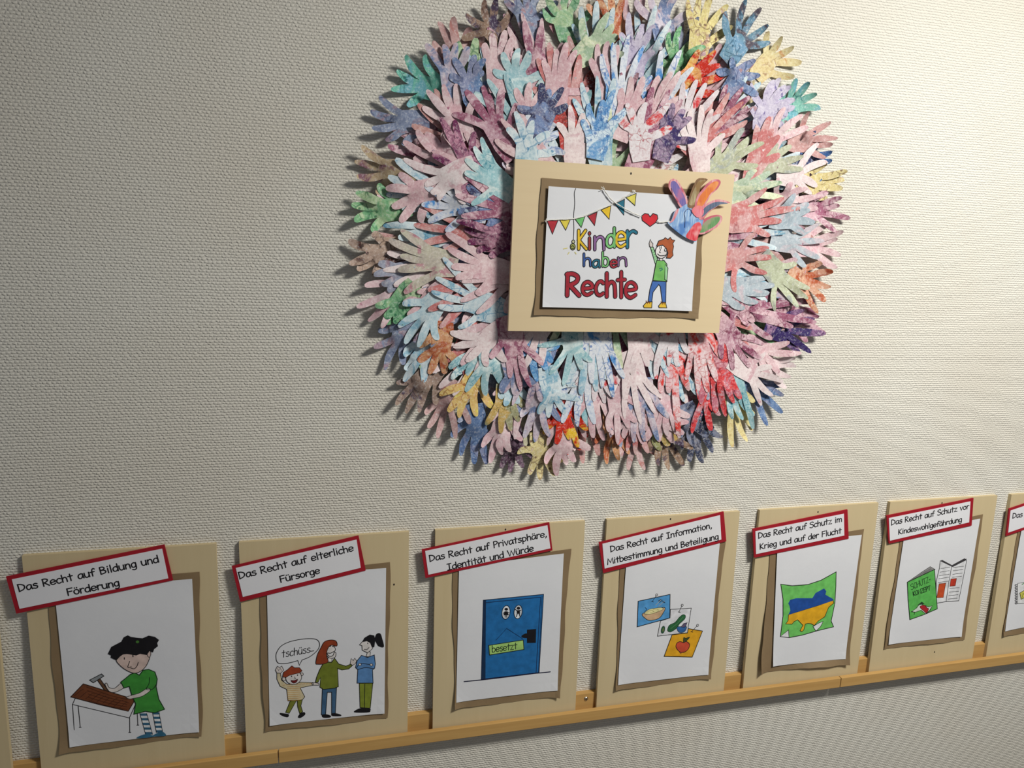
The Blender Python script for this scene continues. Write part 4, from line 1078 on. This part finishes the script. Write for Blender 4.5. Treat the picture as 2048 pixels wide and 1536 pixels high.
# labels: colour + ring + clock position, neighbours told apart by their order
def ringname(R): return 'outermost ring' if R > .40 else 'outer middle ring' if R > .31 else 'inner middle ring' if R > .235 else 'innermost ring'
def clock(a):
    h = int(round(a/15.0)) % 24; hr = h//2; W_ = ['twelve', 'one', 'two', 'three', 'four', 'five', 'six', 'seven', 'eight', 'nine', 'ten', 'eleven']
    return W_[hr]+" o'clock" if h % 2 == 0 else 'half past '+W_[hr]
grp = {}
for o, s, R, a in HANDS: grp.setdefault((s, ringname(R), clock(a)), []).append((((a+7.5) % 360), R, o))
for (s, rn, ck), L_ in grp.items():
    L_.sort(key=lambda t: t[0])
    for i, (a, R, o) in enumerate(L_):
        ex = ''
        if len(L_) == 2: ex = (', anticlockwise one of two', ', clockwise one of two')[i]
        elif len(L_) > 2: ex = ', ' + ['first', 'second', 'third', 'fourth', 'fifth', 'sixth', 'seventh'][i]+' going clockwise'
        tag(o, '%s paper hand, %s, at %s%s' % (STY[s][7].replace(' paper', ''), rn, ck, ex), 'paper hand', 'paper hands of the wreath')
print('hands', len(HANDS), 'heap', max(HEAP.values()), max(under))

# ---------------------------------------------------------------- central board
YC = -.052
cc = [at(*p, YC) for p in ((1032, 320), (1467, 347), (1440, 668), (1015, 660))]
TL, TR, BR_, BL = cc
ux = ((TR-TL)+(BR_-BL)).normalized(); mid = (TL+TR+BR_+BL)/4
uz = Vector((-ux.z, 0, ux.x)); wq = ((TR-TL).length+(BR_-BL).length)/2; hq = ((TL-BL).length+(TR-BR_).length)/2
pl = Plane(mid-ux*wq/2-uz*hq/2, ux, uz)
r = empty('picture_board', pl.o); tag(r, 'central plywood board in the wreath of hands, drawing titled Kinder haben Rechte', 'picture')
q = MB(); c8 = [pl.P(u, v, d) for d in (0, -BT) for u, v in ((0, 0), (wq, 0), (wq, hq), (0, hq))]
q.add(c8, [(0, 1, 2, 3), (7, 6, 5, 4), (0, 4, 5, 1), (1, 5, 6, 2), (2, 6, 7, 3), (3, 7, 4, 0)]); q.build('board_panel', M_boardh, r)
q = MB(); c8 = [pl.P(u, v, d) for d in (-BT-.0002, -.0515) for u, v in ((wq*.4, hq*.35), (wq*.6, hq*.35), (wq*.6, hq*.65), (wq*.4, hq*.65))]
q.add(c8, [(0, 1, 2, 3), (7, 6, 5, 4), (0, 4, 5, 1), (1, 5, 6, 2), (2, 6, 7, 3), (3, 7, 4, 0)]); q.build('spacer_block', M_boardh, r)
cr = (1000, 300, 3.938)
HP = .0062
sh, C1 = mounts(pl, cr, [(320, 218), (1622, 318), (1558, 1330), (266, 1304)], [(382, 285), (1578, 368), (1508, 1268), (332, 1236)], r, 21, .004, .005, hp=HP, curlB=.002)
nail(pl, 1262, 347, r); 
a = Art(C1)
YL = (222, 184, 40); TE = (30, 110, 134); PU = (138, 98, 148); GRN = (120, 190, 116); RD = (170, 42, 54); DR = (160, 36, 50); BU = (60, 92, 160)
bubble(a, 'K', (608, 622, 692, 792), 5.4, YL); bubble(a, 'i', (688, 642, 722, 792), 5.4, (150, 52, 50)); bubble(a, 'n', (735, 672, 830, 796), 5.2, PU)
bubble(a, 'd', (828, 602, 914, 775), 5.6, GRN); bubble(a, 'e', (903, 635, 1003, 775), 5.8, YL); bubble(a, 'r', (990, 626, 1086, 780), 6.0, TE)
bubble(a, 'h', (652, 808, 722, 922), 4.0, BU); bubble(a, 'a', (722, 858, 794, 932), 4.0, TE); bubble(a, 'b', (800, 796, 862, 926), 4.0, GRN); bubble(a, 'e', (862, 858, 930, 932), 4.0, RD); bubble(a, 'n', (922, 838, 1003, 922), 4.0, PU)
bubble(a, 'R', (510, 958, 640, 1162), 7.9, DR); bubble(a, 'e', (636, 1025, 742, 1155), 6.7, DR); bubble(a, 'c', (740, 1020, 828, 1158), 6.7, DR); bubble(a, 'h', (826, 956, 922, 1170), 7.1, DR); bubble(a, 't', (912, 946, 998, 1174), 6.7, DR); bubble(a, 'e', (974, 1028, 1086, 1178), 6.9, DR)
a.build('lettering', sh, 'coloured bubble letters Kinder haben Rechte')
a = Art(C1)
for tri, c in (([(370, 558), (458, 550), (413, 663)], RD), ([(470, 550), (553, 548), (517, 632)], (216, 198, 74)), ([(592, 545), (668, 525), (640, 610)], (110, 190, 110)),
               ([(690, 520), (765, 488), (745, 595)], RD), ([(795, 472), (872, 440), (860, 545)], YL), ([(905, 425), (980, 388), (975, 512)], TE), ([(992, 375), (1072, 342), (1062, 437)], (216, 204, 90))):
    a.fill(tri, c, line=.9)
a.build('drawn_bunting', sh, 'row of seven coloured pennants')
a = Art(C1)
a.stroke([(597, 303), (585, 340), (588, 420), (580, 520), (582, 620), (578, 706)], .7, smooth=True); a.ell(573, 762, 20, 26, (150, 156, 80), .8); a.ell(577, 722, 12, 13, (190, 190, 150), .8)
a.stroke([(560, 765), (572, 752), (586, 768)], .7); a.stroke([(558, 778), (590, 776)], .7)
for p in ([(500, 778), (530, 772)], [(535, 820), (545, 805)], [(590, 805), (600, 818)]): a.stroke(p, .9, (214, 204, 130))
a.build('drawn_lamp', sh)
a = Art(C1)
a.fill([(1182, 603), (1120, 555), (1115, 520), (1140, 500), (1168, 505), (1182, 527), (1205, 500), (1238, 512), (1243, 540), (1225, 572)], (196, 34, 46), line=.9)
a.build('drawn_heart', sh)
a = Art(C1)
a.fill([(1200, 1032), (1308, 1035), (1305, 1200), (1278, 1200), (1262, 1075), (1250, 1060), (1205, 1120), (1195, 1197), (1166, 1193), (1180, 1100)], (66, 106, 176), line=.9)
a.fill([(1128, 1228), (1150, 1202), (1198, 1195), (1194, 1243), (1135, 1243)], (224, 184, 56), line=.9); a.fill([(1248, 1228), (1270, 1202), (1303, 1200), (1313, 1243), (1252, 1242)], (224, 184, 56), line=.9)
for x, y in ((1160, 1200), (1278, 1206)): a.stroke([(x-10, y-12), (x, y+8), (x+12, y-6), (x+18, y+8)], .8, (120, 60, 20))
a.fill([(1178, 762), (1174, 735), (1184, 704), (1192, 726), (1204, 736), (1202, 766)], (216, 204, 198), line=.7)
a.fill([(1184, 765), (1206, 765), (1242, 862), (1225, 905)], (150, 200, 150), line=.9)
for i in range(5): a.stroke([(1192+i*8, 790+i*18), (1210+i*6, 785+i*17)], .4, (60, 110, 70))
a.fill([(1235, 868), (1290, 868), (1314, 900), (1314, 1036), (1203, 1028), (1225, 905)], (112, 178, 92), line=.9)
a.fill([(1300, 900), (1322, 930), (1314, 1030), (1296, 1020)], (150, 200, 150), line=.8); a.stroke([(1255, 935), (1272, 930), (1278, 940), (1262, 952)], 1, (40, 110, 100))
a.fill([(1256, 870), (1256, 848), (1278, 850), (1280, 872)], (218, 210, 206), line=.6); a.ell(1268, 802, 46, 52, (222, 216, 214), .9)
a.fill([(1232, 757), (1250, 715), (1290, 702), (1300, 690), (1322, 705), (1340, 688), (1352, 706), (1376, 712), (1360, 735), (1366, 760), (1358, 800), (1362, 830), (1342, 852), (1310, 850), (1322, 812), (1308, 775), (1280, 748)], (166, 84, 44), line=.8)
a.ell(1262, 767, 7, 15, (228, 228, 228), .7); a.ell(1302, 788, 8, 13, (228, 228, 228), .7); a.ell(1266, 768, 3, 4, BLACK); a.ell(1298, 790, 3, 4, BLACK)
a.stroke([(1264, 788), (1254, 805), (1264, 808)], .7, smooth=True); a.stroke([(1240, 818), (1258, 832), (1288, 832), (1306, 826)], .9, smooth=True)
a.build('drawn_boy', sh, 'pointing boy with orange-brown hair')
# twine
def tube(name, pts, rad, mat, parent, nseg=6):
    m = MB(); rings = []
    P_ = [Vector(p) for p in pts]
    for i, p in enumerate(P_):
        d = (P_[min(i+1, len(P_)-1)]-P_[max(i-1, 0)]).normalized(); s = d.cross(Vector((0, 1, 0))).normalized(); t = d.cross(s)
        rings.append([p+s*math.cos(6.2832*k/nseg+i*.6)*rad*(1.25 if k % 3 == 0 else .85)+t*math.sin(6.2832*k/nseg+i*.6)*rad*(1.25 if k % 3 == 0 else .85) for k in range(nseg)])
    vs = [v for r_ in rings for v in r_]; fs = []
    for i in range(len(P_)-1):
        for k in range(nseg): fs.append((i*nseg+k, i*nseg+(k+1) % nseg, (i+1)*nseg+(k+1) % nseg, (i+1)*nseg+k))
    fs += [tuple(range(nseg)), tuple(range(len(vs)-nseg, len(vs)))]
    m.add(vs, fs); return m.build(name, mat, parent, smooth=True)
def twine(name, pts, parent, h=.0012, rad=.0010, sag=None):
    uv = catmull([C1.uv(*p, HP+.001) for p in pts], n=6); n = len(uv)
    return tube(name, [pl.P(u, v, HP+.0006+h+(sag(i/(n-1)) if sag else 0)) for i, (u, v) in enumerate(uv)], rad, mat=M_twine, parent=parent)
tw = twine('bunting_twine', [(352, 560), (385, 552), (470, 548), (560, 543), (640, 528), (740, 488), (880, 428), (980, 372), (1045, 335), (1065, 328)], r, .0008)
tw['label'] = 'white twine strung along the pennants'
for nm, p in (('twine_tail', [(1045, 335), (1040, 318), (1060, 322)]), ('twine_tail', [(370, 553), (362, 545), (358, 570)])): twine(nm, p, r, .002, .0008)
finish(r)
tw = empty('twine', pl.P(*C1.uv(1000, 450), HP+.003)); tag(tw, 'loose white twine running from the top of the central drawing to its red heart', 'string')
twine('strand', [(812, 300), (830, 335), (880, 398), (950, 445), (1030, 490), (1108, 524)], tw, .003)
twine('frayed_end', [(812, 302), (800, 300), (792, 290)], tw, .003, .0006); twine('frayed_end', [(812, 302), (800, 314), (788, 316)], tw, .003, .0006); twine('frayed_end', [(812, 302), (806, 296), (810, 286)], tw, .003, .0005)
finish(tw)
tw = empty('twine', pl.P(*C1.uv(1290, 565), HP+.003)); tag(tw, 'short white twine between the red heart and the crayoned hand', 'string')
twine('strand', [(1236, 562), (1262, 570), (1300, 566), (1345, 562)], tw, .002); finish(tw)

# crayoned paper hand on the board's upper right corner
hh = HP+.004
CH = Crop(pl, 1000, 300, 3.938, hh)
hr = empty('crayoned_paper_hand', pl.P(*CH.uv(1470, 560), hh)); tag(hr, 'crayoned paper hand, blue palm and striped fingers, on the corner of the central board', 'paper hand')
def slab(name, pts, mat, parent, h0, hfun=None, t=.0004):
    uv = catmull([CH.uv(*p) for p in pts], True, 4); m = MB(); n = len(uv)
    f = hfun or (lambda u, v: 0)
    tr = geometry.tessellate_polygon([[Vector((u, v, 0)) for u, v in uv]])
    vs = [pl.P(u, v, h0+f(u, v)) for u, v in uv]+[pl.P(u, v, h0+f(u, v)-t) for u, v in uv]
    fs = [tuple(x) for x in tr]+[tuple(n+q_ for q_ in x[::-1]) for x in tr]+[(i, (i+1) % n, n+(i+1) % n, n+i) for i in range(n)]
    m.add(vs, fs); return m.build(name, mat, parent)
def crayon(name, a_, c_, e_=None):
    m, nt, b_ = newmat(name, .7); L = nt.links
    tc = N(nt, 'ShaderNodeTexCoord'); mp = N(nt, 'ShaderNodeMapping'); mp.inputs['Rotation'].default_value = (0, .5, 0); mp.inputs['Scale'].default_value = (500, 200, 60); L.new(tc.outputs['Object'], mp.inputs[0])
    n_ = N(nt, 'ShaderNodeTexNoise', i_Scale=1.0, i_Detail=4.0); L.new(mp.outputs[0], n_.inputs[0])
    n2 = N(nt, 'ShaderNodeTexNoise', i_Scale=40.0, i_Detail=2.0); L.new(tc.outputs['Object'], n2.inputs[0])
    c = mixc(nt, maprange(nt, n_.outputs[0], .35, .65), rgb(a_), rgb(c_))
    if e_: c = mixc(nt, maprange(nt, n2.outputs[0], .5, .62), c, rgb(e_))
    L.new(c, b_.inputs['Base Color']); return m
ROSE = crayon('crayon_rose_edge', (206, 120, 132), (222, 176, 176), (190, 96, 110))
def shrink(pts, f=.66, fy=.86):
    c = Vector((sum(p[0] for p in pts)/len(pts), sum(p[1] for p in pts)/len(pts)))
    far = max((Vector(p)-c for p in pts), key=lambda v: v.length).normalized(); o_ = Vector((-far.y, far.x))
    return [tuple(c+far*((Vector(p)-c).dot(far)*fy)+o_*((Vector(p)-c).dot(o_)*f)) for p in pts]
def finger(name, pts, mat, h, edge=None):
    f = slab(name, pts, edge or ROSE, hr, h); slab('crayon_stripe', shrink(pts), mat, f, h+.00012, t=.0001)
finger('thumb', [(1428, 465), (1385, 400), (1350, 340), (1325, 290), (1332, 245), (1360, 226), (1395, 240), (1425, 285), (1455, 340), (1475, 400), (1470, 465)], crayon('crayon_violet', (128, 108, 166), (100, 96, 156), (170, 110, 150)), hh+.0014)
finger('finger', [(1475, 450), (1490, 360), (1520, 280), (1550, 230), (1590, 222), (1632, 232), (1605, 262), (1575, 300), (1565, 370), (1555, 450)], crayon('crayon_olive', (150, 130, 96), (178, 164, 128), (140, 110, 70)), hh+.0018, crayon('crayon_brown_edge', (112, 84, 56), (140, 108, 80)))
finger('finger', [(1530, 460), (1545, 370), (1590, 310), (1630, 262), (1680, 232), (1722, 236), (1732, 262), (1705, 310), (1660, 350), (1630, 400), (1590, 465)], crayon('crayon_orange', (222, 130, 56), (206, 104, 70), (226, 150, 90)), hh+.0024)
finger('finger', [(1560, 530), (1590, 460), (1630, 420), (1690, 392), (1745, 392), (1810, 416), (1740, 424), (1690, 455), (1640, 490), (1590, 550)], crayon('crayon_grey_blue', (86, 98, 122), (110, 120, 140), (60, 84, 110)), hh+.0020)
finger('finger', [(1560, 610), (1600, 550), (1650, 522), (1705, 510), (1742, 520), (1745, 555), (1710, 605), (1650, 640), (1600, 662), (1560, 660)], crayon('crayon_green', (96, 140, 88), (120, 160, 110), (150, 150, 120)), hh+.0012)
PALM = [(1320, 578), (1345, 555), (1375, 480), (1420, 455), (1470, 425), (1540, 430), (1585, 465), (1598, 530), (1588, 600), (1562, 660), (1542, 722), (1500, 705), (1460, 690), (1400, 650)]
slab('palm', PALM, crayon('crayon_blue', (112, 152, 200), (176, 200, 224), (86, 128, 188)), hr, hh+.0016)
slab('palm_patch', [(1462, 686), (1490, 630), (1530, 580), (1568, 570), (1585, 610), (1562, 660), (1540, 716)], crayon('crayon_red', (204, 44, 56), (220, 100, 106), (226, 150, 150)), hr, hh+.0019)
slab('palm_patch', [(1505, 480), (1530, 445), (1575, 440), (1600, 480), (1585, 520), (1545, 530)], crayon('crayon_pink', (214, 96, 116), (226, 150, 160), (222, 120, 110)), hr, hh+.0027)
slab('palm_patch', [(1325, 575), (1350, 550), (1380, 480), (1405, 462), (1395, 500), (1362, 560)], ROSE, hr, hh+.0019)
a = Art(Crop(pl, 1000, 300, 3.938, hh+.0021))
a.stroke([(1455, 610), (1458, 540), (1452, 500), (1470, 470), (1495, 465), (1508, 490), (1500, 520)], .5, (40, 60, 110), smooth=True)
a.stroke([(1350, 300), (1365, 360), (1400, 410)], .5, (50, 40, 80), smooth=True)
a.build('pencil_line', hr)
finish(hr)
for o in bpy.data.objects:
    if '_done' in o: del o['_done']
